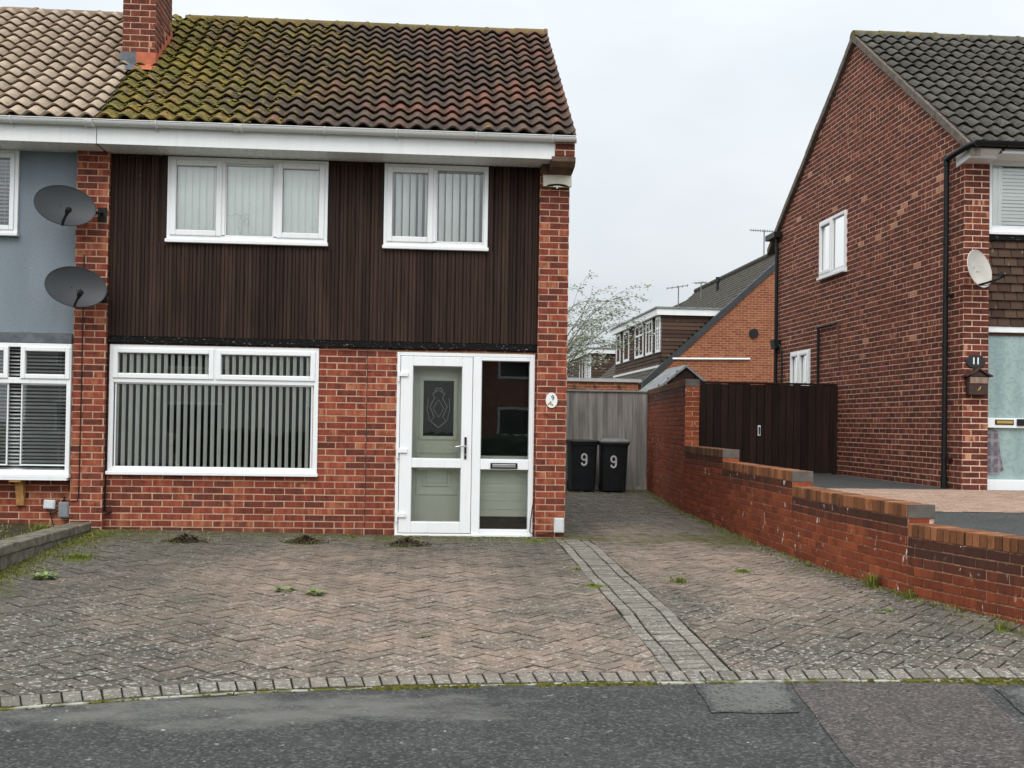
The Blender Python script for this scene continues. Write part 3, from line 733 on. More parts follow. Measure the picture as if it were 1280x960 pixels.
for _ in range(420):
    y = rng.uniform(7.4, 22); x = wall_x(y) - abs(rng.gauss(0, .07)); ms.dome((x, y, G(x, y) - .004), rng.uniform(.006, .024), rng.uniform(.004, .014), 6, (rng.random() * .6, 0, 0))
for _ in range(500):
    y = rng.uniform(9, 12.9); x = -3.58 + abs(rng.gauss(0, .1)); ms.dome((x, y, G(x, y) - .004), rng.uniform(.006, .024), rng.uniform(.004, .014), 6, (rng.random(), 0, 0))
tag(ms.build('moss', M['moss']), 'moss growing along the driveway edges and joints', 'moss', kind='stuff')

# ------------------------------------------------------------------ house number 9 (middle)
H9 = thing('semi_detached_house', 'semi-detached house with dark timber cladding upstairs, white porch door and mossy tiled roof', 'house', (-1.1, 13.2, .2))
F2, F1 = front(13.2), front(13.1)
op_big = (-3.48, -1.165, .865, 2.32); op_door = (-.28, 1.295, .1, 2.298)
op_w1 = (-2.883, -1.097, 3.474, 4.45); op_w2 = (-.463, .724, 3.469, 4.45)
st9 = lambda u, z: max(0., .62 - (z - .22) * 2.2) if z < .6 else 0.
m = MB(F2); brickwork(m, (-3.505, 1.315, .15, 2.335), [op_big, op_door], zb=.21, phase=.05, stain=st9); m.build('wall', [M['brick'], M['mortar']], H9)
for u0, u1, sgn in ((-3.855, -3.505, 0), (1.315, 1.655, 1)):
    m = MB(F1); brickwork(m, (u0, u1, .15, 4.47 if not sgn else 4.36), zb=.21, phase=u0 + (.0 if sgn else .115), stain=st9)
    m.T = sider(u1 if not sgn else 99) if not sgn else side(u0)
    brickwork(m, (13.105, 13.3, .15, 4.47), zb=.21, phase=13.1)
    if not sgn: m.T = side(u0); brickwork(m, (13.105, 13.3, .15, 4.47), zb=.21, phase=13.1)
    m.build('pier', [M['brick'], M['mortar']], H9)
# shell
m = MB(); m.quad((1.648, 13.11, .1), (1.648, 20.4, .1), (1.648, 20.4, 4.7), (1.648, 13.11, 4.7)); m.poly([(1.648, 13.11, 4.7), (1.648, 20.4, 4.7), (1.648, 19.4, 4.75), (1.648, 16.05, 6.9), (1.648, 13.2, 4.95)])
m.quad((-3.6, 20.4, .1), (1.648, 20.4, .1), (1.648, 20.4, 4.8), (-3.6, 20.4, 4.8)); m.build('gable_wall', M['brick_farx'], H9)
m = MB(); A = (-3.49, 1.31)
m.quad((A[0], 13.24, .2), (A[0], 17, .2), (A[0], 17, 4.6), (A[0], 13.24, 4.6)); m.quad((A[1], 13.24, .2), (A[1], 17, .2), (A[1], 17, 4.6), (A[1], 13.24, 4.6))
m.quad((A[0], 17, .2), (A[1], 17, .2), (A[1], 17, 4.6), (A[0], 17, 4.6))
for z in (.21, 2.352, 2.39, 4.47): m.quad((A[0], 13.22, z), (A[1], 13.22, z), (A[1], 17, z), (A[0], 17, z))
m.quad((-.75, 13.24, .21), (-.75, 17, .21), (-.75, 17, 2.35), (-.75, 13.24, 2.35)); m.quad((-.78, 13.24, 2.39), (-.78, 17, 2.39), (-.78, 17, 4.47), (-.78, 13.24, 4.47))
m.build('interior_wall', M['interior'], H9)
# dark timber cladding, each board real
m = MB(F2); u = -3.505
while u < 1.315:
    w = .088; b = min(u + w, 1.315); segs = [(2.41, 4.465)]
    for o in (op_w1, op_w2):
        if b > o[0] - .01 and u < o[1] + .01: segs = [(2.41, o[2] - .005)]
    rr = (rng.random(), 0, 0); d = rng.uniform(0, .006); gp = rng.uniform(.004, .008)
    for z0, z1 in segs:
        mid = (u + b - .018) / 2; m.box(u, mid - .002, .004, .024 + d, z0 + rng.uniform(0, .006), z1, 0, rr); m.box(mid + .002, b - .018, .004, .021 + d, z0 + rng.uniform(0, .006), z1, 0, (min(1, rr[0] + .12), 0, 0)); m.box(b - .018, b - gp, .004, .014 + d, z0 + .004, z1, 0, rr)
    u += w
for o in (op_w1, op_w2):       # narrow boards beside the frames
    pass
m.quad((-3.505, .002, 2.40), (1.315, .002, 2.40), (1.315, .002, op_w1[2]), (-3.505, .002, op_w1[2]), 0, (0, 0, 0))
for a, b in ((-3.505, op_w1[0]), (op_w1[1], op_w2[0]), (op_w2[1], 1.315)): m.quad((a, .002, op_w1[2]), (b, .002, op_w1[2]), (b, .002, 4.47), (a, .002, 4.47), 0, (0, 0, 0))
for a, b in ((op_w1[0] - .06, op_w1[0] - .004), (op_w1[1] + .004, op_w1[1] + .06), (op_w2[0] - .06, op_w2[0] - .004), (op_w2[1] + .004, op_w2[1] + .06)):
    m.box(a, b, .003, .022, 3.44, 4.465, 0, (rng.random(), 0, 0))
m.build('cladding', M['cladding'], H9, .003)
m = MB(F2); m.box(-3.50, 1.31, .0, .045, 2.338, 2.372); m.box(-3.50, 1.31, .0, .032, 2.372, 2.408); m.build('cladding_sill', M['blackpaint'], H9, .003)
# windows
W = window(H9, F2, -3.48, -1.165, .865, 2.32, [(-3.43, -2.345, 1.955, 2.27, 1), (-2.297, -1.215, 1.955, 2.27, 1), (-3.415, -1.23, .945, 1.895, 0)], fw=.05, out=.012)
b = vslats(F2, -3.44, -1.2, .92, 2.25, -.04, .0755, .046, R(-56), R(4)); b.build('blind', M['slat'], W)
W = window(H9, F2, -2.883, -1.097, 3.474, 4.445, [(-2.835, -2.29, 3.57, 4.398, 1), (-2.243, -1.702, 3.563, 4.40, 0), (-1.655, -1.145, 3.57, 4.398, 1)], fw=.045, sash_w=.062, out=.03)
vslats(F2, -2.86, -1.12, 3.52, 4.37, -.022, .079, .089, R(78), R(2)).build('blind', M['slat_pale'], W)
d = MB(F2)
for pa in ([(-2.22, 3.80), (-2.17, 3.795), (-2.13, 3.83), (-2.07, 3.80), (-2.02, 3.82), (-1.98, 3.805)], [(-2.09, 3.80), (-2.10, 3.70), (-2.08, 3.59)], [(-2.03, 3.80), (-2.045, 3.72), (-2.06, 3.59)], [(-2.02, 3.77), (-1.99, 3.78), (-1.985, 3.70), (-2.01, 3.68)], [(-2.07, 3.79), (-2.05, 3.74), (-2.02, 3.76), (-2.03, 3.70)]):
    d.tube([(a, .0095, c) for a, c in pa], .0016, 5)
d.build('pane_scribble', M['seal'], W)
W = window(H9, F2, -.463, .724, 3.469, 4.445, [(-.418, .085, 3.565, 4.398, 1), (.132, .678, 3.56, 4.40, 0)], fw=.045, sash_w=.062, out=.03)
vslats(F2, -.42, .70, 3.52, 4.37, -.045, .082, .080, R(-52), R(14)).build('blind', M['slat_pale'], W)
# porch screen and door
P = MB(F2)
P.box(-.28, -.243, -.06, .02, .236, 2.298); P.box(-.243, 1.295, -.06, .02, 2.258, 2.298); P.box(-.28, 1.295, -.07, .04, .19, .236)
P.box(.585, .683, -.06, .02, .236, 2.258); P.box(1.238, 1.295, -.06, .02, .236, 2.258)
P.box(.683, 1.238, -.06, .018, 2.218, 2.258); P.box(.683, 1.238, -.06, .018, .972, 1.09); P.box(.683, 1.238, -.06, .018, .236, .286)
pf = P.build('porch_screen', M['upvc'], H9, .006)
for z0, z1 in ((1.09, 2.218), (.286, .972)):
    q = MB(F2); q.quad((.683, -.02, z0), (1.238, -.02, z0), (1.238, -.02, z1), (.683, -.02, z1)); q.build('pane', M['glass'], pf)
    q = MB(F2); q.ring(.683, 1.238, z0, z1, -.0195, -.010, .007); q.build('gasket', M['seal'], pf)
q = MB(F2); q.box(.80, 1.11, .018, .032, .985, 1.05); q.box(.822, 1.088, .032, .040, .998, 1.037, 1); q.build('letter_plate', [M['black'], M['chrome']], pf, .003)
D = MB(F2)
D.box(-.238, -.10, -.03, .034, .243, 2.252); D.box(.462, .58, -.03, .034, .243, 2.252)
for z0, z1 in ((2.143, 2.252), (.985, 1.09), (.243, .37)): D.box(-.10, .462, -.03, .034, z0, z1)
pd = D.build('porch_door', M['upvc'], H9, .007)
for z0, z1 in ((1.09, 2.143), (.37, .985)):
    q = MB(F2); q.quad((-.10, .0, z0), (.462, .0, z0), (.462, .0, z1), (-.10, .0, z1)); q.build('pane', M['glass'], pd)
    q = MB(F2); q.ring(-.10, .462, z0, z1, .0005, .012, .007); q.build('gasket', M['seal'], pd)
q = MB(F2); q.box(.497, .523, .034, .046, 1.09, 1.34); q.tube([(.51, .04, 1.235), (.51, .085, 1.235), (.46, .09, 1.238), (.395, .088, 1.225)], .010, 8, 1); q.tube([(.51, .046, 1.14), (.51, .054, 1.14)], .010, 10, 1)
q.build('handle', [M['black'], M['chrome']], pd, .004)
for z in (2.04, 1.17, .44):
    q = MB(F2); q.box(-.262, -.155, .034, .056, z - .02, z + .028); q.tube([(-.262, .045, z - .075), (-.262, .045, z + .03)], .013, 8); q.build('hinge', M['upvc'], pd, .004)
# porch interior: pale green inner door with leaded light, side panel, dark inner window
T = front(13.47)
q = MB(T); q.box(-.24, .60, 0, .04, .34, 2.24); q.ring(-.02, .42, 1.30, 2.03, .04, .062, .045); q.ring(-.05, .43, .66, 1.17, .04, .055, .03); q.ring(.03, .35, .76, 1.07, .04, .06, .03); q.box(.07, .31, .04, .055, .80, 1.03)
idr = q.build('inner_door', M['sage'], H9, .006)
q = MB(T); q.box(.025, .375, .041, .046, 1.345, 1.985); q.build('leaded_light', M['glass_dark'], idr)
q = MB(T); cxx, cz = .20, 1.665
for k in range(2):
    s_ = -1 if k else 1
    q.tube([(cxx + s_ * .005, .052, cz + .21), (cxx + s_ * .07, .052, cz + .17), (cxx + s_ * .045, .052, cz + .12), (cxx + s_ * .10, .052, cz + .02), (cxx + s_ * .05, .052, cz - .10), (cxx + s_ * .09, .052, cz - .15), (cxx + s_ * .005, .052, cz - .22)], .0045, 5)
    q.tube([(cxx + s_ * .005, .052, cz + .10), (cxx + s_ * .06, .052, cz), (cxx + s_ * .005, .052, cz - .10)], .0035, 5)
    q.tube([(cxx + s_ * .05, .052, cz + .20), (cxx + s_ * .02, .052, cz + .24), (cxx, .052, cz + .225)], .004, 5)
    q.tube([(cxx + s_ * .10, .052, cz - .15), (cxx + s_ * .13, .052, cz - .02), (cxx + s_ * .12, .052, cz + .12)], .003, 5)
q.build('leading', M['leading'], idr)
q = MB(T); q.box(.605, 1.31, 0, .05, .50, 1.12); q.box(.605, 1.31, .05, .075, 1.085, 1.125)
for z in (.60, .70, .80, .91, 1.0): q.box(.605, 1.31, .05, .058, z, z + .075)
q.box(.605, 1.31, .05, .07, .42, .50); q.build('side_panel', M['sage'], H9, .006)
q = MB(T); q.box(.605, 1.31, -.02, .012, 1.125, 2.25); q.build('inner_window', M['glass_dark'], H9)
q = MB(); q.quad((-.29, 13.24, .215), (1.305, 13.24, .215), (1.305, 13.58, .215), (-.29, 13.58, .215), 1); q.quad((-.29, 13.24, 2.31), (1.305, 13.24, 2.31), (1.305, 13.58, 2.31), (-.29, 13.58, 2.31))
q.quad((-.285, 13.24, .2), (-.285, 13.58, .2), (-.285, 13.58, 2.31), (-.285, 13.24, 2.31)); q.quad((1.3, 13.24, .2), (1.3, 13.58, .2), (1.3, 13.58, 2.31), (1.3, 13.24, 2.31)); q.quad((-.29, 13.56, .2), (1.3, 13.56, .2), (1.3, 13.56, 2.31), (-.29, 13.56, 2.31), 1)
q.build('porch_lining', [M['interior_pale'], M['darkmat']], H9)
# roof
EV, RG = (12.68, 4.69), (16.03, 6.98)
m = MB(); pantiles(m, -3.55, 1.66, EV, RG, 16, .197, .052, bias=lambda x: -.10 + .22 * min(1, max(0, (x - .1) / 1.3)) if x > -.3 else -.18, flat=-.1)
m.quad((-3.55, 16.03, 6.96), (1.66, 16.03, 6.96), (1.66, 20.8, 4.5), (-3.55, 20.8, 4.5))
roof9 = m.build('roof', M['tile9'], H9)
m = MB()
M['mossroof'] = leafmat('roof_moss', (.06, .06, .012), (.23, .185, .03))
for _ in range(1100):
    x = -3.5 + abs(rng.gauss(0, .95)); s_ = rng.random()
    if x > 1.2: continue
    y = EV[0] + (RG[0] - EV[0]) * s_; z = EV[1] + (RG[1] - EV[1]) * s_
    f = (x / .197) % 1.; hh = .046 * (.5 - .5 * math.cos(2 * math.pi * f)) + .015
    rr = rng.uniform(.010, .034); m.dome((x, y - .56 * hh, z + .83 * hh), rr, rr * .6, 6, (rng.random(), 0, 0))
tag(m.build('moss_clump', M['mossroof'], roof9), kind='stuff')
m = MB(); ridge_tiles(m, -3.3, 1.67, 16.03, 6.99, .105, 12); m.build('ridge', M['ridge9'], roof9)
m = MB()
m.add([(1.64, EV[0], EV[1] - .03), (1.675, EV[0], EV[1] - .03), (1.675, RG[0], RG[1] - .03), (1.64, RG[0], RG[1] - .03), (1.64, EV[0], EV[1] + .015), (1.675, EV[0], EV[1] + .015), (1.675, RG[0], RG[1] + .015), (1.64, RG[0], RG[1] + .015)], [(0, 1, 5, 4), (1, 2, 6, 5), (3, 0, 4, 7), (0, 3, 2, 1), (4, 5, 6, 7)])
m.build('verge', M['verge'], H9)
def eaves(parent, x0, x1, end, seed):
    m = MB(); m.box(x0, x1, 0, .02, 0, 0)
    m = MB(front(12.72)); m.box(x0, x1, -.02, .0, 4.455, 4.668)
    if end: m.box(x1 - .16, x1 + .004, -.02, .004, 4.452, 4.669); m.box(x1 - .018, x1 + .003, -.36, -.02, 4.455, 4.60)
    m.build('fascia', M['fascia'], parent, .004)
    m = MB(front(12.72)); x = x0 + .005
    while x < x1 - .02:
        b = min(x + .098, x1 - .02); m.box(x, b - .006, -.49, -.022, 4.458, 4.468); m.box(b - .006, b, -.49, -.022, 4.463, 4.468); x += .098
    x = x0 + .03
    while x < x1 - .05: m.tube([(x, -.07, 4.4575), (x, -.07, 4.459)], .008, 6, 1); m.tube([(x, -.40, 4.4575), (x, -.40, 4.459)], .008, 6, 1); x += .098
    m.build('soffit', [M['fascia'], M['black']], parent)
def gutter(parent, x0, x1, y, z, r, mat, joints, brs, cap=True):
    m = MB(); pts = []; N = 11
    for x in (x0, x1):
        for k in range(N):
            a = math.pi + math.pi * k / (N - 1); pts.append((x, y + r * math.cos(a), z + r * math.sin(a)))
    m.add(pts, [(k, k + 1, N + k + 1, N + k) for k in range(N - 1)], 0, None, True)
    m.box(x0, x1, 0, 0, 0, 0) if False else None
    for yy in (y - r, y + r): m.tube([(x0, yy, z), (x1, yy, z)], .006, 6)
    if cap: m.add(pts[N:] , [tuple(range(N))]); m.tube([(x1, y, z - .022), (x1 + .012, y, z - .022)], r * .8, 12)
    g = m.build('gutter', mat, parent)
    for xx in joints:
        q = MB(); 
        for dx in (-.035, .035):
            q.tube([(xx + dx - .008, y + (r + .006) * math.cos(a), z + (r + .006) * math.sin(a)) for a in [math.pi + math.pi * k / 10 for k in range(11)]], .011, 6)
        pp = []
        for x in (xx - .035, xx + .035):
            for k in range(N):
                a = math.pi + math.pi * k / (N - 1); pp.append((x, y + (r + .006) * math.cos(a), z + (r + .006) * math.sin(a)))
        q.add(pp, [(k, k + 1, N + k + 1, N + k) for k in range(N - 1)], 0, None, True); q.build('gutter_union', mat, g)
    for xx in brs:
        q = MB(); q.tube([(xx, y + (r + .004) * math.cos(a), z + (r + .004) * math.sin(a)) for a in [math.pi * .95 + math.pi * 1.05 * k / 10 for k in range(11)]], .009, 6); q.box(xx - .012, xx + .012, y + r, y + r + .012, z - .09, z + .01)
        q.build('gutter_bracket', mat, g)
    return g
eaves(H9, -3.545, 1.43, True, 1)
gutter(H9, -3.56, 1.655, 12.655, 4.69, .056, M['gutter'], [-2.02, ], [-2.9, -1.1, -.32, .55, 1.40])
# corbelled kneeler at the right pier
m = MB(front(12.72)); brickwork(m, (1.437, 1.66, 4.50, 4.70), zb=4.485, phase=.2)
m.T = lambda u, n, z: (u, 12.72 + .0 - n, z)
kn = MB(); kn.box(1.437, 1.658, 12.727, 13.1, 4.485, 4.72)
kn.prism([(1.40, 12.70, 4.485), (1.40, 12.70, 4.43), (1.40, 12.76, 4.38), (1.40, 12.98, 4.35), (1.40, 13.1, 4.345), (1.40, 13.1, 4.485)], (.268, 0, 0), 1)
kn.box(1.32, 1.655, 12.98, 13.1, 4.35, 4.452, 0)
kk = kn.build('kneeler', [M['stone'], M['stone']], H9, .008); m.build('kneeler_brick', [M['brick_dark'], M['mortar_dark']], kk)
# chimney
m = MB(front(14.16)); brickwork(m, (-3.67, -3.285, 5.3, 8.2), zb=5.3, phase=.02)
m.T = sider(-3.285); brickwork(m, (14.163, 15.05, 5.3, 8.2), zb=5.3, phase=.1)
m.T = side(-3.67); brickwork(m, (14.163, 15.05, 5.3, 8.2), zb=5.3, phase=.1)
m.T = lambda u, n, z: (u, 15.05 + n, z); brickwork(m, (-3.67, -3.285, 5.3, 8.2), zb=5.3, phase=.02)
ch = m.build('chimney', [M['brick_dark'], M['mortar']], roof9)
roofz = lambda y: EV[1] + (y - EV[0]) * (RG[1] - EV[1]) / (RG[0] - EV[0])
m = MB()
a = .20; m.add([(-3.69, 14.150, roofz(14.15) + .05), (-3.50, 14.150, roofz(14.15) + .05), (-3.50, 14.150, roofz(14.15) + .22), (-3.69, 14.150, roofz(14.15) + .22)], [(0, 1, 2, 3)])
m.add([(-3.70, 13.98, roofz(13.98) + .068), (-3.50, 13.98, roofz(13.98) + .068), (-3.50, 14.155, roofz(14.15) + .075), (-3.70, 14.155, roofz(14.15) + .075)], [(0, 1, 2, 3)])
m.add([(-3.50, 14.149, roofz(14.15) + .05), (-3.272, 14.149, roofz(14.15) + .05), (-3.272, 14.149, roofz(14.15) + .22), (-3.50, 14.149, roofz(14.15) + .22)], [(0, 1, 2, 3)], 1)
m.add([(-3.50, 14.0, roofz(14.0) + .07), (-3.25, 14.0, roofz(14.0) + .07), (-3.25, 14.155, roofz(14.15) + .077), (-3.50, 14.155, roofz(14.15) + .077)], [(0, 1, 2, 3)], 1)
y = 14.15
while y < 15.05:
    z = roofz(y); m.add([(-3.272, y, z + .03), (-3.272, y + .155, z + .03 + .10), (-3.272, y + .155, z + .25), (-3.272, y, z + .24)], [(0, 1, 2, 3)], 1); y += .15
m.add([(-3.272, 14.1, roofz(14.1) + .065), (-3.235, 14.1, roofz(14.1) + .07), (-3.235, 15.07, roofz(15.07) + .07), (-3.272, 15.07, roofz(15.07) + .065)], [(0, 1, 2, 3)], 1)
m.build('flashing', [M['lead'], M['flash_red']], roof9)
# cables, movement joint
m = MB(F1); m.tube([(-3.755, .012, 3.3), (-3.752, .012, 2.0), (-3.756, .012, .62), (-3.77, .012, .575), (-3.84, .012, .57)], .0055, 6); m.build('cable', M['black'], H9)
m = MB(F2); m.tube([(-3.495, .014, 2.33), (-3.495, .014, .55), (-3.488, .03, .47), (-3.46, .05, .43), (-3.42, .05, .46), (-3.43, .04, .51), (-3.47, .04, .50), (-3.48, .04, .45), (-3.45, .05, .42), (-3.41, .04, .45)], .008, 6); m.build('cable', M['black'], H9)
m = MB(F2); m.box(-.624, -.616, -.006, .003, .3, 2.33); m.build('movement_joint', simple('dark_sealant', (.05, .022, .018), .8), H9)
m = MB(F2); m.tube([(1.30, .012, .62), (1.268, .045, .40), (1.26, .06, .27), (1.30, .08, .235), (1.42, .125, .245), (1.52, .13, .27)], .006, 6); m.build('cable', M['black'], H9)

# ------------------------------------------------------------------ house number 7 (left)
H7 = thing('rendered_house', 'attached neighbouring house with blue-grey render, bay window and tan tiled roof at the left edge', 'house', (-6, 13.2, .25))
m = MB(F2); m.quad((-9, 0, 2.4), (-3.857, 0, 2.4), (-3.857, 0, 3.49), (-9, 0, 3.49)); m.quad((-4.505, 0, 3.49), (-3.857, 0, 3.49), (-3.857, 0, 4.47), (-4.505, 0, 4.47)); m.quad((-9, 0, 3.49), (-6.2, 0, 3.49), (-6.2, 0, 4.47), (-9, 0, 4.47))
m.box(-4.51, -4.505, -.08, 0, 3.5, 4.47); m.build('rendered_wall', M['render'], H7)
m = MB(F2); brickwork(m, (-9, -3.857, .15, .86), zb=.21, phase=.07, stain=st9, bias=.08); m.build('wall', [M['brick'], M['mortar']], H7)
W = window(H7, F2, -6.2, -4.508, 3.495, 4.455, [(-6.15, -5.42, 3.575, 4.405, 1), (-5.36, -4.56, 3.575, 4.405, 1)], fw=.05, sash_w=.05, out=.028)
hslats(F2, -6.1, -4.55, 3.53, 4.42, -.06, .042, .05, R(-35)).build('blind', M['venetian'], W)
FB = front(13.09)
W = window(H7, FB, -6.6, -3.862, .825, 2.305, [(-5.2, -4.545, 1.925, 2.255, 1), (-4.39, -3.885, 1.925, 2.255, 1), (-5.22, -4.53, .955, 1.86, 0), (-4.395, -3.893, .955, 1.86, 0), (-6.5, -5.35, .955, 2.25, 0)], fw=.045, sash_w=.05, out=.02, name='bay_window')
hslats(FB, -6.5, -3.87, .9, 2.27, -.06, .040, .048, R(-30)).build('blind', M['venetian'], W)
m = MB(); m.quad((-6.6, 13.06, 2.41), (-3.86, 13.06, 2.41), (-3.86, 13.2, 2.43), (-6.6, 13.2, 2.43), 1); m.box(-6.6, -3.862, 13.06, 13.2, 2.308, 2.41); m.build('lead_apron', M['lead'], H7, .004)
m = MB(F2); m.box(-6.6, -3.862, .002, .03, 2.405, 2.425); m.build('drip_bead', M['black'], H7)
m = MB(); m.box(-6.6, -3.87, 13.02, 13.2, .80, .824); m.build('bay_base', M['upvc'], H7)
m = MB(); m.prism([(-4.445, 13.2, .50), (-4.445, 13.15, .51), (-4.445, 13.13, .62), (-4.445, 13.10, .74), (-4.445, 13.04, .798), (-4.445, 13.2, .798)], (.085, 0, 0)); m.box(-4.49, -4.36, 13.03, 13.2, .775, .799); m.build('bay_bracket', M['pine'], H7, .004)
m = MB(); m.quad((-6.6, 14.8, .2), (-3.6, 14.8, .2), (-3.6, 14.8, 4.6), (-6.6, 14.8, 4.6)); m.quad((-6.6, 13.2, 2.37), (-3.6, 13.2, 2.37), (-3.6, 14.8, 2.37), (-6.6, 14.8, 2.37)); m.quad((-3.6, 13.22, .2), (-3.6, 14.8, .2), (-3.6, 14.8, 4.6), (-3.6, 13.22, 4.6)); m.quad((-6.6, 13.2, .2), (-6.6, 14.8, .2), (-6.6, 14.8, 4.6), (-6.6, 13.2, 4.6)); m.quad((-6.6, 13.2, 4.472), (-3.6, 13.2, 4.472), (-3.6, 14.8, 4.472), (-6.6, 14.8, 4.472))
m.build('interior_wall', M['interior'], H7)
m = MB(); pantiles(m, -8.2, -3.555, EV, RG, 16, .197, .052, bias=lambda x: 0., flat=-.1); m.quad((-8.2, 16.03, 6.96), (-3.555, 16.03, 6.96), (-3.555, 20.8, 4.5), (-8.2, 20.8, 4.5)); r7 = m.build('roof', M['tile7'], H7)
m = MB(); ridge_tiles(m, -8.2, -3.6, 16.03, 6.99, .10, 11); m.build('ridge', M['ridge7'], r7)
eaves(H7, -8.2, -3.552, False, 2); gutter(H7, -8.2, -3.565, 12.655, 4.69, .056, M['gutter'], [-3.60], [-4.42, -5.3], False)

# ------------------------------------------------------------------ house number 11 (right)
H11 = thing('brick_house', 'tall brick house end-on at the right with dark grey roof and black downpipes', 'house', (6.66, 13.75, .77))
S11 = side(6.66); g_up = (17.71, 18.9, 3.985, 4.97); g_lo = (19.36, 20.36, 1.95, 2.87)
k1 = .677; k2 = (7.63 - 5.15) / (21.35 - 17.4)
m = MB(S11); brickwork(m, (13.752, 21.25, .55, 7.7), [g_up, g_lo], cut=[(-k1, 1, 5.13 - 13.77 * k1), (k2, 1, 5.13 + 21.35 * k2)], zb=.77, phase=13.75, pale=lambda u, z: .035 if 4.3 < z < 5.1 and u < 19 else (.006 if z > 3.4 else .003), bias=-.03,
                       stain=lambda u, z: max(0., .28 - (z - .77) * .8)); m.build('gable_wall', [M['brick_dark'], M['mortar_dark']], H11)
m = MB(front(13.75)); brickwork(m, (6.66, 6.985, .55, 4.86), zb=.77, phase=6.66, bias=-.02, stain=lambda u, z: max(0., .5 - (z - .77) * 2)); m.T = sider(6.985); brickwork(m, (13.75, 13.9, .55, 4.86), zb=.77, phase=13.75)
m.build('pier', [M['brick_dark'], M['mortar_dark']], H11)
FT = front(13.87)
m = MB(FT); r_ = 0; z = 2.815
while z < 3.90:
    u = 6.985 - (.0825 if r_ % 2 else 0)
    while u < 12:
        a = max(u, 6.986); b = u + .157
        if b - a > .02: m.add([(a, .045, z), (b, .045, z), (b, .012, z + .125), (a, .012, z + .125), (a, .030, z), (b, .030, z)], [(0, 1, 2, 3), (4, 5, 1, 0)], 0, (rng.random(), rng.random(), 0))
        u += .165
    z += .108; r_ += 1
m.quad((6.985, .0, 2.7), (12, .0, 2.7), (12, .0, 3.95), (6.985, .0, 3.95)); m.build('tile_hanging', M['hung'], H11)
m = MB(FT); m.box(6.987, 12, .0, .055, 3.885, 3.955); m.build('lead_apron', M['blackpaint'], H11)
W = window(H11, FT, 7.0, 9.6, 3.955, 4.90, [(7.06, 8.3, 4.06, 4.84, 0), (8.36, 9.5, 4.06, 4.84, 0)], fw=.06, out=.03)
hslats(FT, 7.05, 9.5, 4.05, 4.80, -.04, .045, .05, R(-62)).build('blind', M['slat_pale'], W)
cu = MB(FT)
for i in range(5): cu.tube([(7.08 + i * .03, -.035, 4.03), (7.085 + i * .031, -.04, 4.5), (7.09 + i * .03, -.035, 4.84)], .018, 6)
cu.build('curtain', M['slat_pale'], W)
# glazed porch front
P = MB(FT); P.box(6.987, 9.6, -.06, .03, .765, .90); P.box(6.987, 9.6, -.06, .025, 1.545, 1.668); P.box(6.987, 9.6, -.06, .03, 2.735, 2.81); P.box(6.987, 7.0, -.06, .028, .90, 2.735); P.box(8.0, 8.1, -.06, .028, .90, 1.545); P.box(8.0, 8.1, -.06, .028, 1.668, 2.735)
pf = P.build('porch_screen', M['upvc'], H11, .006)
for z0, z1 in ((1.668, 2.735), (.90, 1.545)):
    q = MB(FT); q.quad((7.0, -.02, z0), (8.0, -.02, z0), (8.0, -.02, z1), (7.0, -.02, z1)); q.quad((8.1, -.02, z0), (9.6, -.02, z0), (9.6, -.02, z1), (8.1, -.02, z1)); q.build('patterned_pane', M['pattern'], pf)
q = MB(FT); q.box(7.125, 7.365, .025, .036, 1.585, 1.648, 1); q.box(7.14, 7.35, .036, .043, 1.598, 1.635); q.build('letter_plate', [M['brass'], M['black']], pf, .003)
q = MB(FT); q.box(7.405, 7.50, .025, .045, 1.575, 1.66); q.build('lock_plate', M['black'], pf, .004)
q = MB(FT); q.prism([(7.005, -.017, .96), (7.17, -.017, .96), (7.26, -.017, 1.02), (7.22, -.017, 1.22), (7.19, -.017, 1.5), (7.10, -.017, 1.54), (7.005, -.017, 1.54)], (0, .003, 0)); q.build('plaid_cloth', M['plaid'], pf)
# roof
m = MB(); E11, R11 = (13.40, 4.945), (17.4, 7.655)
pantiles(m, 6.62, 12.4, E11, R11, 16, .20, .052, bias=lambda x: 0., flat=-.1)
m.quad((6.62, 17.4, 7.63), (12.4, 17.4, 7.63), (12.4, 21.75, 4.93), (6.62, 21.75, 4.93)); m.quad((6.62, 17.4, 7.56), (12.4, 17.4, 7.56), (12.4, 21.75, 4.86), (6.62, 21.75, 4.86)); r11 = m.build('roof', M['tile11'], H11)
m = MB(); ridge_tiles(m, 6.6, 12.4, 17.4, 7.665, .11, 13); m.build('ridge', M['ridge11'], r11)
m = MB()
for (ya, za, yb, zb_) in ((13.42, 4.94, 17.4, 7.64), (21.75, 4.93, 17.4, 7.64)):
    for k in range(14):
        f0, f1 = k / 14, (k + .97) / 14; a = (ya + (yb - ya) * f0, za + (zb_ - za) * f0); b = (ya + (yb - ya) * f1, za + (zb_ - za) * f1); h = .11; jx = rng.uniform(0, .012)
        m.add([(6.60 - jx, a[0], a[1] - h), (6.60 - jx, b[0], b[1] - h), (6.60 - jx, b[0], b[1] + .02), (6.60 - jx, a[0], a[1] + .02), (6.70, a[0], a[1] - h), (6.70, b[0], b[1] - h), (6.70, b[0], b[1] + .03), (6.70, a[0], a[1] + .03)], [(0, 1, 2, 3), (0, 4, 5, 1), (3, 2, 6, 7), (0, 3, 7, 4), (1, 5, 6, 2)])
m.build('verge', M['verge'], H11, .01)
m = MB(front(13.46)); m.box(6.995, 12.4, -.02, 0, 4.885, 5.0); m.box(6.995, 12.4, -.40, -.02, 4.886, 4.895); m.build('fascia', M['fascia'], H11, .003)
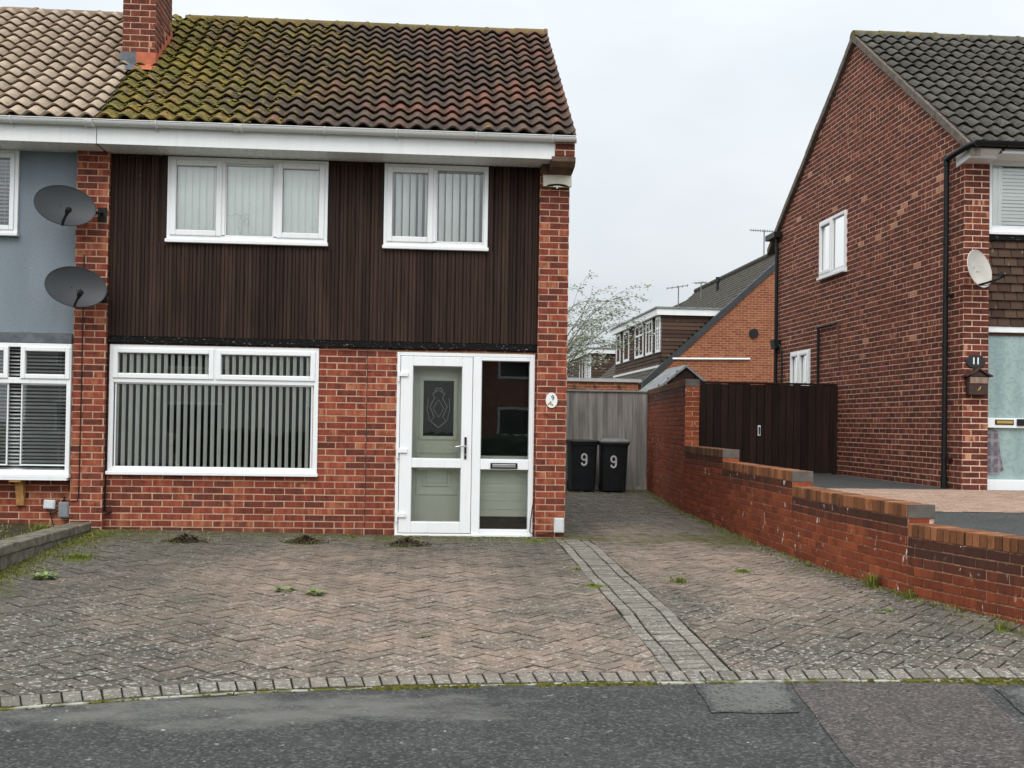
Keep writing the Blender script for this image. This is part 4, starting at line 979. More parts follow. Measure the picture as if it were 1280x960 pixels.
m = MB(); m.prism([(6.64, 13.46, 5.0), (6.64, 13.46, 4.93), (6.64, 13.56, 4.88), (6.64, 13.58, 4.845), (6.64, 13.95, 4.80), (6.64, 13.95, 5.0)], (.35, 0, 0)); m.build('kneeler', M['fascia'], H11, .01)
gutter(H11, 6.60, 12.4, 13.385, 5.0, .056, M['black'], [], [7.0, 7.9], False)
m = MB(); m.tube([(6.62, 13.36, 4.975), (6.575, 13.50, 4.965), (6.572, 13.9, 4.95), (6.575, 14.06, 4.93)], .04, 10); m.tube([(6.575, 14.06, 4.98), (6.575, 14.06, .80)], .034, 12)
for z in (4.85, 3.85, 2.55, 1.15): m.tube([(6.575, 14.06, z), (6.575, 14.06, z + .07)], .041, 12)
for z in (3.2, 1.12): m.box(6.57, 6.66, 14.0, 14.12, z, z + .03)
m.tube([(6.575, 14.06, .93), (6.575, 14.06, .78)], .042, 12); m.build('downpipe', M['black'], H11)
m = MB(); m.tube([(6.60, 21.12, 5.12), (6.60, 21.12, .8)], .035, 10); m.box(6.50, 6.66, 20.98, 21.55, 5.06, 5.16); m.prism([(6.52, 21.0, 3.14), (6.66, 21.0, 3.14), (6.64, 21.0, 2.98), (6.55, 21.0, 2.98)], (0, .24, 0)); m.tube([(6.60, 21.0, 3.05), (6.60, 20.85, 3.02), (6.61, 20.80, 2.9), (6.62, 20.80, 2.3)], .018, 8)
m.build('downpipe', M['black'], H11)
m = MB(); m.tube([(6.62, 18.86, 3.2), (6.62, 18.86, 2.2)], .024, 8); m.tube([(6.625, 18.86, 3.2), (6.625, 18.0, 3.2)], .018, 8); m.tube([(6.63, 17.98, 3.2), (6.63, 17.93, 2.62)], .014, 8, 1); m.tube([(6.63, 17.93, 2.6), (6.63, 17.9, 2.47)], .010, 8, 1)
m.build('waste_pipe', [M['black'], M['copper']], H11)
W = window(H11, S11, 17.71, 18.9, 3.985, 4.97, [(17.76, 18.27, 4.085, 4.92, 0), (18.33, 18.85, 4.085, 4.92, 1)], fw=.05, out=.025)
vslats(S11, 17.76, 18.85, 4.03, 4.9, -.12, .079, .089, R(78), R(2)).build('blind', M['slat_pale'], W)
W = window(H11, S11, 19.36, 20.36, 1.95, 2.87, [(19.41, 19.83, 2.05, 2.82, 1), (19.89, 20.31, 2.05, 2.82, 1)], fw=.05, out=.025)
m = MB(S11); m.box(19.4, 20.35, -.3, -.25, 2.0, 2.8); m.build('interior_wall', M['interior'], H11)
m = MB(); m.quad((7.0, 15.2, .7), (12.4, 15.2, .7), (12.4, 15.2, 5.0), (7.0, 15.2, 5.0)); m.quad((7.0, 13.9, 2.75), (12.4, 13.9, 2.75), (12.4, 15.2, 2.75), (7.0, 15.2, 2.75)); m.quad((7.0, 13.88, .7), (7.0, 15.2, .7), (7.0, 15.2, 5), (7.0, 13.88, 5)); m.quad((7.0, 13.9, 5.02), (12.4, 13.9, 5.02), (12.4, 15.2, 5.02), (7.0, 15.2, 5.02)); m.quad((12.4, 13.9, .7), (12.4, 21.2, .7), (12.4, 21.2, 5), (12.4, 13.9, 5)); m.quad((6.7, 21.2, .7), (12.4, 21.2, .7), (12.4, 21.2, 5), (6.7, 21.2, 5))
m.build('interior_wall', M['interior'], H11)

# drive of number 11
def z11(y): return .77 if y > 13 else .77 - .034 * (13 - y)
def strip11(name, y0, y1, mat, dz, label, x1=13, step=.4):
    m = MB(); pts = []; n = max(2, int((y1 - y0) / step))
    for j in range(n + 1):
        y = y0 + (y1 - y0) * j / n
        for i in range(9):
            a = wall_x(y) + .12; x = a + (x1 - a) * i / 8; pts.append((x, y, z11(y) + dz))
    m.add(pts, [(j * 9 + i, j * 9 + i + 1, (j + 1) * 9 + i + 1, (j + 1) * 9 + i) for j in range(n) for i in range(8)]); tag(m.build(name, mat), label, 'drive', kind='structure')
strip11('neighbour_drive', 6.6, 22.5, M['asphalt_11'], 0, 'raised dark tarmac drive of the brick house')
m = MB()
for j in range(30):
    for i in range(46):
        x = 3.9 + i * .2025 + (.1 if j % 2 else 0); y = 10.95 + j * .1; 
        if y + .1 > 13.74 or x + .2 < wall_x(y) + .2 or (y > 13.2 and x < 4.4): continue
        z = z11(y + .05) + .006; h = rng.uniform(-.002, .002); p = [(x + .003, y + .003), (x + .198, y + .003), (x + .198, y + .097), (x + .003, y + .097)]; q = inset(p, .004)
        m.add([(a, b, z + h + .004) for a, b in q] + [(a, b, z + h - .003) for a, b in p], [(0, 1, 2, 3)] + [(k, (k + 1) % 4, 4 + (k + 1) % 4, 4 + k) for k in range(4)], 0, (rng.random() * .6 + .4, 1., 0))
t = NT('pink_paver_strip'); r, g_, b_ = t.rnd(); c = t.mix(r, (.27, .17, .125), (.42, .29, .22)); c = t.mix(t.math('MULTIPLY', t.step(t.noise(60, 4), .45, .7), .5), c, (.12, .095, .075)); t.fin(c, .9, .15)
tag(m.build('neighbour_paving', t.m), 'pinkish block paving strip in front of the brick house', 'paving', kind='structure')

# ------------------------------------------------------------------ stepped garden wall
GW = thing('garden_wall', 'stepped red brick garden wall with brick-on-edge coping dividing the two drives', 'wall', (3.9, 12, .2))
def wall_T(P0, P1):
    d = Vector((P1[0] - P0[0], P1[1] - P0[1])); L = d.length; d /= L; nn = Vector((d.y, -d.x))
    if nn.x > 0: nn = -nn
    return (lambda u, n, z: (P0[0] + d.x * u + nn.x * n, P0[1] + d.y * u + nn.y * n, z)), L
secs = [(22.75, 17.2, 2.215, 'h'), (17.2, 14.6, 1.21, 's'), (14.6, 11.55, 1.06, 's'), (11.55, 8.87, .91, 's'), (8.87, 6.4, .76, 's')]
for si, (ya, yb, top, kd) in enumerate(secs):
    cop = .105; bt = top - cop
    cuts = [ya] + [p[1] for p in WALL if yb + .05 < p[1] < ya - .05] + [yb]
    mw = MB(); mc = MB()
    for a, b in zip(cuts, cuts[1:]):
        T, L = wall_T((wall_x(a), a), (wall_x(b), b)); mw.T = T; mc.T = T
        hgt = .5 if kd == 'h' else .30; extra = .42 if si == 4 else (.1 if si == 3 else 0.)
        def st(u, z, a=a, b=b, L=L, top=bt, hgt=hgt, extra=extra):
            v = max(0., .95 - (top - z) / hgt) + extra + (max(0., .4 - (z - .2) * 2.) if kd == 'h' else 0)
            return min(1., v)
        brickwork(mw, (0, L, -.02, bt), zb=bt - 40 * .075, phase=a, stain=st, dep=.009, bias=.0)
        mw.box(0, L, -.21, -.0095, -.1, bt - .002, 1)
        u = 0.
        while u < L - .03:
            w = min(.0745, L - u); q = rng.uniform(-.002, .002); rr = (rng.random() * (.6 if kd == 'h' else 1.), rng.random(), (.55 if kd == 'h' or si == 1 else .0) + (.25 if rng.random() < .12 else 0))
            mc.box(u + .005, u + w - .006, -.213, .003 + q, bt + .002, top + q, 0, rr); u += .0745
        mc.box(0, L, -.200, -.012, bt, top - .009, 1)
    mw.build('brick_wall', [M['brick_garden'], M['mortar_garden']], GW)
    mc.build('coping', [M['brick_coping'], M['mortar_dirty']], GW, .004)
    x = wall_x(yb); nxt = secs[si + 1][2] if si + 1 < len(secs) else 0
    e = MB(front(yb - (.030 if kd == 'h' else .012))); brickwork(e, (x, x + .213, nxt - .02, bt), zb=bt - 40 * .075, phase=x + .11, bias=.25); e.build('wall_end', [M['brick_garden'], M['mortar_garden']], GW)  # bias brightens the front-facing end bricks: light on them put into the colour
    e = MB(front(yb - (.030 if kd == 'h' else .012))); e.box(x - .003, x + .216, -.02, .006, bt, top + .002); e.build('end_cap', M['slate'], GW, .003)

# ------------------------------------------------------------------ timber gate, fence, shed, garage
GT = thing('wooden_gate', 'wide dark stained wooden gate between the garden wall and the brick house', 'gate', (5.4, 18.05, .77))
for a, b in ((4.16, 5.335), (5.345, 6.635)):
    m = MB(front(18.05)); u = a
    while u < b - .01:
        w = min(.119, b - u); m.box(u, u + w - .005, 0, .022 + rng.uniform(0, .004), .79, 2.19 + rng.uniform(-.006, .006), 0, (rng.random(), 0, 0)); u += .119
    for z in (.95, 1.5, 2.05): m.box(a - .02, b + .02, -.05, -.001, z - .05, z + .05)
    m.quad((a - .006, .003, .79), (b + .006, .003, .79), (b + .006, .003, 2.18), (a - .006, .003, 2.18), 0, (0, 0, 0)); m.build('gate_leaf', M['gate'], GT, .003)
m = MB(front(18.05)); m.box(4.16, 6.64, -.05, .03, 2.195, 2.225); m.box(6.59, 6.655, -.05, .032, .77, 2.195); m.build('gate_frame', M['gate'], GT, .004)
m = MB(front(18.05)); m.box(5.352, 5.40, .026, .034, 1.37, 1.54); m.box(5.365, 5.387, .034, .05, 1.40, 1.51, 1); m.build('bolt', [M['lightgrey'], M['black']], GT, .003)
FN = thing('wooden_fence', 'grey weathered close-board wooden fence behind the wheelie bins', 'fence', (3, 22.7, .23))
m = MB(front(22.72)); u = .6
while u < 4.50:
    w = rng.uniform(.095, .108); m.add([(u, .008, .25), (u + w, .022, .25), (u + w, .022, 2.18 + rng.uniform(-.012, .012)), (u, .008, 2.18 + rng.uniform(-.008, .008)), (u + w, .004, .25), (u + w, .004, 2.17)], [(0, 1, 2, 3), (1, 4, 5, 2)], 0, (rng.random(), 0, 0)); u += w - .005
m.quad((.6, -.002, .22), (4.5, -.002, .22), (4.5, -.002, 2.15), (.6, -.002, 2.15), 0, (0, 0, 0)); m.build('fence_panel', M['fence'], FN)
m = MB(front(22.72)); m.box(.6, 4.5, .0, .03, .18, .30); m.build('gravel_board', M['fence'], FN); m = MB(front(22.72)); m.box(.6, 4.49, -.02, .045, 2.165, 2.20); m.build('fence_rail', M['fence'], FN, .004)
SH = thing('garden_shed', 'small garden shed with a grey felt gable roof behind the gate', 'shed', (5.79, 25, .5))
m = MB(front(25)); u = 4.85
for i in range(14):
    z = .5 + i * .16; hw = min(1.05, (2.80 - z - .05) / .8)
    if hw > .05: m.box(5.79 - hw, 5.79 + hw, 0, .02, z, z + .152, 0, (rng.random(), 0, 0))
m.build('gable_boards', M['shed_board'], SH, .003)
m = MB(); m.quad((4.74, 25.02, .4), (4.74, 26.9, .4), (4.74, 26.9, 1.95), (4.74, 25.02, 1.95)); m.quad((6.84, 25.02, .4), (6.84, 26.9, .4), (6.84, 26.9, 1.95), (6.84, 25.02, 1.95)); m.build('shed_wall', M['shed_board'], SH)
m = MB()
for s_ in (-1, 1): m.prism([(5.79, 24.92, 2.86), (5.79 + s_ * 1.25, 24.92, 1.86), (5.79 + s_ * 1.25, 24.92, 1.80), (5.79, 24.92, 2.80)], (0, 2.0, 0))
m.build('roof', M['felt'], SH, .005)
GA = thing('garage', 'flat-roofed brown brick garage just above the grey fence', 'garage', (3.4, 28, .2))
m = MB(); m.box(1.2, 5.3, 28, 33, .1, 2.56); m.build('wall', M['brick_far'], GA)
m = MB(); m.box(1.15, 5.38, 27.94, 33.05, 2.565, 2.64); m.build('flat_roof', simple('pale_roof_trim', (.40, .39, .37), .8), GA); m = MB(); m.box(1.2, 5.2, 28.1, 28.9, 2.642, 2.66); m.build('roof_felt', M['felt'], GA)
m = MB()
for x in (2.6, 3.05, 3.7, 4.2, 4.8): m.box(x, x + .05, 27.9, 28, 2.44, 2.5)
m.build('joist_end', M['stone'], GA)
LT = thing('lean_to_roof', 'low brown timber lean-to roof peeping over the fence beside the house corner', 'lean-to', (2.9, 25.2, .2))
m = MB()
for i in range(5): m.box(1.6, 3.75, 25.0 + i * .3, 25.31 + i * .3, 2.16 + i * .035, 2.19 + i * .035, 0, (rng.random(), 0, 0))
m.build('roof_boards', M['shed_board'], LT); m = MB()
for x in (1.7, 2.7, 3.65): m.box(x, x + .08, 25.1, 26.4, .2, 2.155)
m.build('post', M['shed_board'], LT)

# ------------------------------------------------------------------ far dormer houses
def dormer_house(y0, y1, dz, label, wins, far):
    Hh = thing('dormer_house', label, 'house', (12, y0, .2))
    sl = .914; xr, zr = 12., 7.45 + dz; xe = 6.95; ze = zr - sl * (xr - xe)
    gb = MB(front(y0)); gb.poly([(xe + .2, 0, .1), (2 * xr - xe - .2, 0, .1), (2 * xr - xe - .2, 0, ze + .1), (xr, 0, zr - .1), (xe + .2, 0, ze + .1)])
    gb.T = lambda u, n, z: (u, n, z)
    gb.quad((xe + .2, y0, .1), (xe + .2, y1, .1), (xe + .2, y1, ze), (xe + .2, y0, ze)); gb.quad((2 * xr - xe, y0, .1), (2 * xr - xe, y1, .1), (2 * xr - xe, y1, ze), (2 * xr - xe, y0, ze)); gb.build('wall', M['brick_far'], Hh)
    r = MB(); n = 30
    for k in range(n):      # ribbed tile courses on the visible slope
        f0, f1 = k / n, (k + 1) / n; xa, xb = xe + (xr - xe) * f0, xe + (xr - xe) * f1; za, zb_ = ze + (zr - ze) * f0, ze + (zr - ze) * f1
        r.add([(xa, y0, za + .035), (xa, y1, za + .035), (xb, y1, zb_ + .005), (xb, y0, zb_ + .005), (xa, y0, za), (xa, y1, za)], [(0, 1, 2, 3), (4, 5, 1, 0)])
    r.quad((xr, y0, zr), (xr, y1, zr), (2 * xr - xe, y1, ze), (2 * xr - xe, y0, ze)); rf = r.build('roof', M['farroof'], Hh)
    v = MB(); v.prism([(xe, y0 - .05, ze - .16), (xr, y0 - .05, zr - .16), (xr, y0 - .05, zr + .07), (xe, y0 - .05, ze + .07)], (0, .22, 0)); v.build('verge', M['dish_dark'], rf)
    v = MB()
    for k in range(30): v.tube([(xr, y0 + (y1 - y0) * k / 30, zr + .03), (xr, y0 + (y1 - y0) * (k + .96) / 30, zr + .03)], .12, 8)
    v.build('ridge', M['farroof'], rf)
    xf = 7.62; a, b = y0 + .35, y0 + 9; zb0, zt = zr - 3.98, zr - 2.40
    d = MB(side(xf)); z = zb0; k = 0
    while z < zt:
        d.quad((a, .03, z), (b, .03, z), (b, .005, z + .13), (a, .005, z + .13)); z += .125
    cheek = MB(front(a)); z = zb0
    while z < zt:
        xr_ = xr - (zr - z) / sl; cheek.quad((xf, .03, z), (max(xf, xr_), .03, z), (max(xf, xr_), .005, z + .13), (xf, .005, z + .13), 0, (rng.random(), rng.random() * .4, 0)); z += .125
    dm = d.build('dormer', M['hung'], Hh); cheek.build('dormer_cheek', M['hung'], dm)
    f = MB(); f.box(xf - .18, xr - (zr - zt) / sl + .15, a - .14, a - .05, zt, zt + .2); f.box(xf - .18, xf - .08, a - .05, b, zt, zt + .2); f.build('dormer_fascia', M['fascia'], dm)
    f = MB(); f.box(xf - .22, xr - (zr - zt) / sl + .35, a - .18, b + .1, zt + .203, zt + .26); f.build('dormer_roof', M['felt'], dm)
    f = MB(); f.box(xf - .1, xf - .02, a, b, zb0 - .12, zb0 - .02); f.build('dormer_gutter', M['gutter'], dm)
    for (p, q, op) in wins:
        s_ = MB(side(xf)); s_.ring(p, q, zt - 1.17, zt - .01, -.05, .05, .09); w_ = s_.build('window', M['upvc'], dm)
        if not op:
            s_ = MB(side(xf)); s_.box((p + q) / 2 - .04, (p + q) / 2 + .04, -.04, .045, zt - 1.08, zt - .1); s_.box(p + .09, q - .09, -.04, .043, zt - .42, zt - .36); s_.build('window_bar', M['upvc'], w_)
        s_ = MB(side(xf)); s_.quad((p + .09, -.0, zt - 1.08), (q - .09, 0, zt - 1.08), (q - .09, 0, zt - .1), (p + .09, 0, zt - .1)); s_.build('pane', M['lightgrey'] if not op else simple('dark_red_curtain', (.045, .014, .014), .3), w_)
    if not far:
        p_ = MB(front(y0)); p_.tube([(7.9, .05, 3.64), (10.4, .05, 3.68)], .035, 8); p_.build('white_pipe', M['upvc'], Hh)
        p_ = MB(front(y0)); p_.tube([(10.52, 0, 4.5), (10.52, .06, 4.5)], .15, 16); p_.build('round_vent', M['black'], Hh)
        p_ = MB(); p_.tube([(11.15, 43, 6.5), (11.15, 43, 7.05)], .05, 8); p_.tube([(11.15, 43, 7.0), (11.15, 43, 7.2)], [.09, .07], 8); p_.build('vent_pipe', M['black'], Hh)
    return Hh
dormer_house(36, 50, 0, 'chalet house with orange brick gable and white-windowed tile-hung dormer behind the gate', [(35.86 + .55, 37.1, 0), (37.65, 38.75, 0), (39.2, 40.75, 0), (41.95, 43.1, 1), (43.8, 44.7, 1)], False)
dormer_house(51, 64, -.33, 'farthest chalet house with a small dormer beyond the bare tree', [(51.5, 52.2, 0), (52.6, 53.4, 0), (54.2, 55.2, 1)], True)

# ------------------------------------------------------------------ aerials
def aerial(label, x, y, z0, z1, boom, nel, el, yaw, tilt=0):
    A_ = thing('tv_aerial', label, 'aerial', (x, y, z0), 'rooftop aerials')
    m = MB(); m.tube([(x, y, z0), (x, y, z1)], .022, 6); m.build('mast', M['alu'], A_)
    m = MB(); c, s_ = math.cos(yaw), math.sin(yaw); zc = z1 - .03
    m.tube([(x - c * boom * .55, y - s_ * boom * .55, zc - tilt), (x + c * boom * .45, y + s_ * boom * .45, zc + tilt)], .016, 6)
    for k in range(nel):
        f = -.53 + k / (nel - 1) * .95; px_, py_, pz_ = x + c * boom * f, y + s_ * boom * f, zc + tilt * f * 2
        e = el * (1.25 if k == nel - 1 else 1); m.tube([(px_ + s_ * e, py_ - c * e, pz_ - .25 * e), (px_ - s_ * e, py_ + c * e, pz_ + .25 * e)], .009, 5)
        m.tube([(px_, py_, pz_ - .04), (px_, py_, pz_ + .05)], .012, 5)
    m.build('aerial_array', M['alu'], A_)
aerial('long comb-like tv aerial on the far ridge nearest the brick house', 12.0, 39.9, 7.4, 8.5, .95, 11, .14, .15)
aerial('branching tv aerial on the dormer flat roof, leftmost', 8.97, 40.0, 5.2, 6.45, .75, 5, .22, -.3, .05)
aerial('small distant tv aerial just left of the black vent cowl', 11.0, 45.0, 6.4, 7.25, .6, 4, .2, .5, .04)

# ------------------------------------------------------------------ tree beyond the garage
TR = thing('tree', 'wispy silver-leaved tree blown to the right beyond the garage', 'tree', (3.9, 34.5, .1))
tm = MB(); lm = MB()
def branch(p, d, L, r, depth):
    pts = [p]; n = 6; q = Vector(p); dd = Vector(d).normalized()
    for k in range(n):
        dd = (dd + Vector((.075 + rng.gauss(0, .06), rng.gauss(0, .06), -.045 * k * (1 if depth else .5) + rng.gauss(0, .04)))).normalized()
        q = q + dd * (L / n); pts.append(tuple(q))
    rad = [r * (1 - .8 * k / n) for k in range(n + 1)]
    tm.tube(pts, rad, 5)
    if depth < 2:
        for k in range(1, n + 1):
            for _ in range(2 if depth == 0 and k > 1 else 1 if rng.random() < .7 else 0):
                v = (Vector(pts[k]) - Vector(pts[k - 1])).normalized()
                v = (v + Vector((rng.gauss(.1, .4), rng.gauss(0, .4), rng.gauss(.0, .3)))).normalized()
                branch(pts[k], v, L * rng.uniform(.22, .36), max(.006, rad[k] * .6), depth + 1)
    if depth >= 1:
        for k in range(1, n + 1):
            for _ in range(2 if depth == 2 else 1 if rng.random() < .6 else 0):
                c = Vector(pts[k]) + Vector((rng.gauss(0, .05), rng.gauss(0, .05), rng.gauss(0, .05)))
                v = (Vector((.9 + rng.gauss(0, .5), rng.gauss(0, .6), rng.gauss(-.1, .5)))).normalized(); s_ = v.cross(Vector((rng.gauss(0, 1), rng.gauss(0, 1), rng.gauss(0, 1)))).normalized()
                l = rng.uniform(.05, .11); w = l * .22
                lm.add([tuple(c), tuple(c + v * l * .5 + s_ * w), tuple(c + v * l), tuple(c + v * l * .5 - s_ * w)], [(0, 1, 2, 3)], 0, (rng.random(), 0, 0))
tm.tube([(3.9, 34.5, .1), (3.85, 34.5, 1.0), (3.8, 34.5, 2.3)], [.13, .11, .09], 8)
for (dx, dz, L) in ((-.3, 1, 2.8), (-.1, 1, 3.2), (.02, 1, 3.5), (.12, 1, 3.6), (.22, 1, 3.3), (.34, 1, 3.0), (.5, 1., 2.8), (.2, 1, 2.6)):
    branch((3.8 + rng.gauss(0, .03), 34.5 + rng.gauss(0, .03), 2.2 + rng.gauss(0, .1)), (dx, rng.gauss(0, .25), dz), L, .034, 0)
tm.build('trunk', M['bark'], TR); lm.build('crown', M['treeleaf'], TR)

# ------------------------------------------------------------------ wheelie bins
def bin_(label, x, y, z, num_z, num_x, lidmat, dome, rz):
    B = thing('wheelie_bin', label, 'wheelie bin', (0, 0, 0), 'wheelie bins against the fence')
    def sec(w, d, z_, r=.05, yo=0): 
        out = []
        for (sx, sy) in ((-1, -1), (1, -1), (1, 1), (-1, 1)):
            for k in range(4):
                a = {(-1, -1): math.pi, (1, -1): 1.5 * math.pi, (1, 1): 0, (-1, 1): .5 * math.pi}[(sx, sy)] + k / 3 * math.pi / 2
                out.append((sx * (w / 2 - r) + r * math.cos(a), yo + sy * (d / 2 - r) + r * math.sin(a), z_))
        return out
    m = MB(); S = [sec(.45, .50, .03, .04, .03), sec(.455, .51, .06, .05, .03), sec(.505, .60, .82, .05), sec(.515, .62, .90, .05), sec(.555, .66, .905, .05), sec(.56, .665, .945, .05)]
    for a, b in zip(S, S[1:]): m.add(a + b, [(k, (k + 1) % 16, 16 + (k + 1) % 16, 16 + k) for k in range(16)], 0, (.5, .5, 0), True)
    m.add(S[0], [tuple(range(16))[::-1]]); m.box(-.16, .16, -.318, -.30, .905, .94)
    b = m.build('body', M['bin'], B)
    m = MB(); L_ = [sec(.58, .69, .945, .06), sec(.59, .70, .965, .06), sec(.58, .69, .985, .06), sec(.50, .60, .985 + dome * .7, .12), sec(.34, .42, .985 + dome, .12)]
    for p, q in zip(L_, L_[1:]): m.add(p + q, [(k, (k + 1) % 16, 16 + (k + 1) % 16, 16 + k) for k in range(16)], 0, (.5, .5, 0), True)
    m.add(L_[-1], [tuple(range(16))]); m.build('lid', lidmat, B)
    m = MB(); m.tube([(-.22, .37, .96), (-.22, .42, .97), (.22, .42, .97), (.22, .37, .96)], .016, 8); m.build('handle', M['bin'], B)
    for s_ in (-1, 1):
        m = MB(); m.tube([(s_ * .21 - .025, .30, .10), (s_ * .21 + .025, .30, .10)], .10, 20); w_ = m.build('wheel', M['black'], B, .008)
    m = MB(); path = [(.046 * math.cos(a), .052 + .056 * math.sin(a)) for a in [2 * math.pi * k / 20 for k in range(21)]]
    tail = [(.046, .06), (.046, 0), (.045, -.05), (.032, -.09), (0, -.103), (-.03, -.092), (-.044, -.06)]
    for pa in (path, tail):
        for (p, q) in zip(pa, pa[1:]):
            d = Vector((q[0] - p[0], q[1] - p[1])).normalized() * .004; w_ = Vector((-d.y, d.x)).normalized() * .0165; c = []
            for (o_, sg) in ((p, -1), (q, 1)):
                for t_ in (-1, 1):
                    u, zz = num_x + o_[0] + d.x * sg + w_.x * t_, num_z + o_[1] + d.y * sg + w_.y * t_; c.append((u, -.2285 - (zz - .06) * .0987, zz))
            m.add(c, [(0, 1, 3, 2)])
    m.build('house_number', M['white'], B)
    B.location = (x, y, z); B.rotation_euler = (0, 0, rz)
    return B
bin_('black wheelie bin with flat dark lid, nearer the house corner, marked 9', 3.10, 22.05, G(3.1, 21.9), .62, .0, M['bin'], .012, R(1))
bin_('black wheelie bin with domed pale grey lid, nearer the brick wall, marked 9', 3.695, 21.98, G(3.7, 21.9), .585, -.02, M['binlid'], .05, R(-3))

# ------------------------------------------------------------------ satellite dishes
def dish(label, c, a, b, yaw, pitch, roll, mat, wall_pt, lnb):
    D_ = thing('satellite_dish', label, 'satellite dish', wall_pt, 'satellite dishes')
    Rm = Matrix.Rotation(yaw, 3, 'Z') @ Matrix.Rotation(pitch, 3, 'X') @ Matrix.Rotation(roll, 3, 'Y')
    T = lambda u, n, z: tuple(Vector(c) + Rm @ Vector((u, n, z)))
    m = MB(T); K, N = 6, 40; pts = [(0, .055, 0)]
    for k in range(1, K + 1):
        f = k / K
        for i in range(N): t_ = 2 * math.pi * i / N; pts.append((a * f * math.cos(t_), .055 * (1 - f * f), b * f * math.sin(t_)))
    fs = [(0, 1 + i, 1 + (i + 1) % N) for i in range(N)] + [(1 + (k - 1) * N + i, 1 + k * N + i, 1 + k * N + (i + 1) % N, 1 + (k - 1) * N + (i + 1) % N) for k in range(1, K) for i in range(N)]
    m.add(pts, fs, 0, None, True); m.add([(p[0], p[1] + .004, p[2]) for p in pts], fs, 0, None, True)
    m.tube([(a * math.cos(t_), .002, b * math.sin(t_)) for t_ in [2 * math.pi * i / N for i in range(N + 1)]], .006, 6)
    rf = m.build('reflector', mat, D_)
    m = MB(T)
    for (u, z) in ((-.045, .005), (.05, .0)): m.tube([(u, .05, z), (u, .045, z)], .006, 8)
    m.build('bolt', M['black'], rf)
    m = MB(T); m.tube([(.01, .03, -b * .96), (.015, -.12, -b * 1.0), (.03, -.28, -b * .92)], .014, 8); m.build('arm', M['black'], D_)
    m = MB(T); m.tube([(.03, -.26, -b * .93), (.035, -.29, -b * .82)], .018, 10); m.tube([(.035, -.31, -b * .84), (.045, -.25, -b * .62)], [.026, .032], 12); m.tube([(.02, -.28, -b * .95), (.0, -.2, -b * 1.18), (.0, -.12, -b * 1.2), (.01, .0, -b * 1.0)], .005, 6); m.build('receiver', M['black'], D_)
    m = MB(); p = T(.0, .06, -.02); q = T(.05, .13, -.02); m.tube([p, q, (wall_pt[0], wall_pt[1] - .09, wall_pt[2]), (wall_pt[0], wall_pt[1], wall_pt[2])], .018, 8); m.box(wall_pt[0] - .05, wall_pt[0] + .05, wall_pt[1] - .012, wall_pt[1], wall_pt[2] - .09, wall_pt[2] + .07)
    m.build('bracket', M['black'], D_, .003)
dish('dark grey satellite dish, higher of the two on the brick pier', (-3.885, 12.80, 3.79), .315, .225, R(20), R(-12), R(9), M['dish_dark'], (-3.57, 13.1, 3.76), 0)
dish('dark grey satellite dish, lower of the two on the brick pier', (-3.75, 12.80, 2.91), .315, .225, R(20), R(-12), R(7), M['dish_dark'], (-3.545, 13.1, 2.86), 0)
dish('off-white satellite dish on the corner pier of the brick house', (6.74, 13.5, 3.475), .235, .235, R(30), R(-12), R(24), M['dish_light'], (6.93, 13.75, 3.40), 0)

# ------------------------------------------------------------------ small fixtures
A_ = thing('alarm_box', 'cream burglar alarm box at the top of the right brick pier', 'alarm', (1.5, 13.1, 4.3))
m = MB(); pr = []
for k in range(13):
    f = -1 + k / 6; pr.append((1.507 + f * .165, 13.1 - .075 * (1 - .35 * f * f), 0))
top, bot = 4.405, 4.22
P_ = [(1.342, 13.1)] + [(p[0], p[1]) for p in pr] + [(1.672, 13.1)]; n = len(P_)
zb_ = lambda x: bot + .018 * math.cos((x - 1.507) / .165 * math.pi / 2) ** 2 * -1.
m.add([(x, y, zb_(x)) for x, y in P_] + [(x, y, top) for x, y in P_], [tuple(range(n))[::-1], tuple(range(n, 2 * n))] + [(i, (i + 1) % n, n + (i + 1) % n, n + i) for i in range(n)], 0, None)
m.build('case', M['cream'], A_, .008)
m = MB(); q = []
for k in range(17):
    t_ = math.pi * k / 16; q.append((1.507 - .125 * math.cos(t_), 13.018 + .01 * (1 - math.sin(t_)), 4.216 + .028 * math.sin(t_)))
m.prism(q, (0, .01, 0)); m.build('grille', M['black'], A_)
m = MB(); m.tube([(1.50, 13.03, 4.205), (1.50, 13.03, 4.19)], .01, 8); m.build('indicator', M['upvc'], A_)
N9 = thing('number_plaque', 'white oval plaque with number 9 and a small flower motif beside the porch', 'number plaque', (1.482, 13.1, 1.775))
m = MB(F1); m.add([(1.482 + .068 * math.cos(2 * math.pi * k / 28), .016 if h else .0, 1.775 + .088 * math.sin(2 * math.pi * k / 28)) for h in (0, 1) for k in range(28)], [tuple(range(28, 56))] + [(k, (k + 1) % 28, 28 + (k + 1) % 28, 28 + k) for k in range(28)]); m.build('plate', M['white'], N9, .003)
text_mesh('9', .085, .003, F1, 1.495, 1.80, .0165, 'digit', M['black'], N9, .9)
m = MB(F1)
for k, (dx, dz) in enumerate(((-.02, -.03), (-.005, -.045), (-.035, -.045), (-.01, -.02), (.012, -.05))): m.dome((0, 0, 0), .001, .001); m.tube([(1.482 + dx, .016, 1.775 + dz), (1.482 + dx, .02, 1.775 + dz)], .010, 8)
m.v = [F1(1.482, .01, 1.775) if abs(v[1]) < .01 else v for v in m.v]; m.build('flower_motif', simple('flower_gold', (.35, .27, .05), .6), N9)
N11 = thing('number_plaque', 'black oval plaque with white number 11 on the corner pier', 'number plaque', (6.815, 13.75, 2.36))
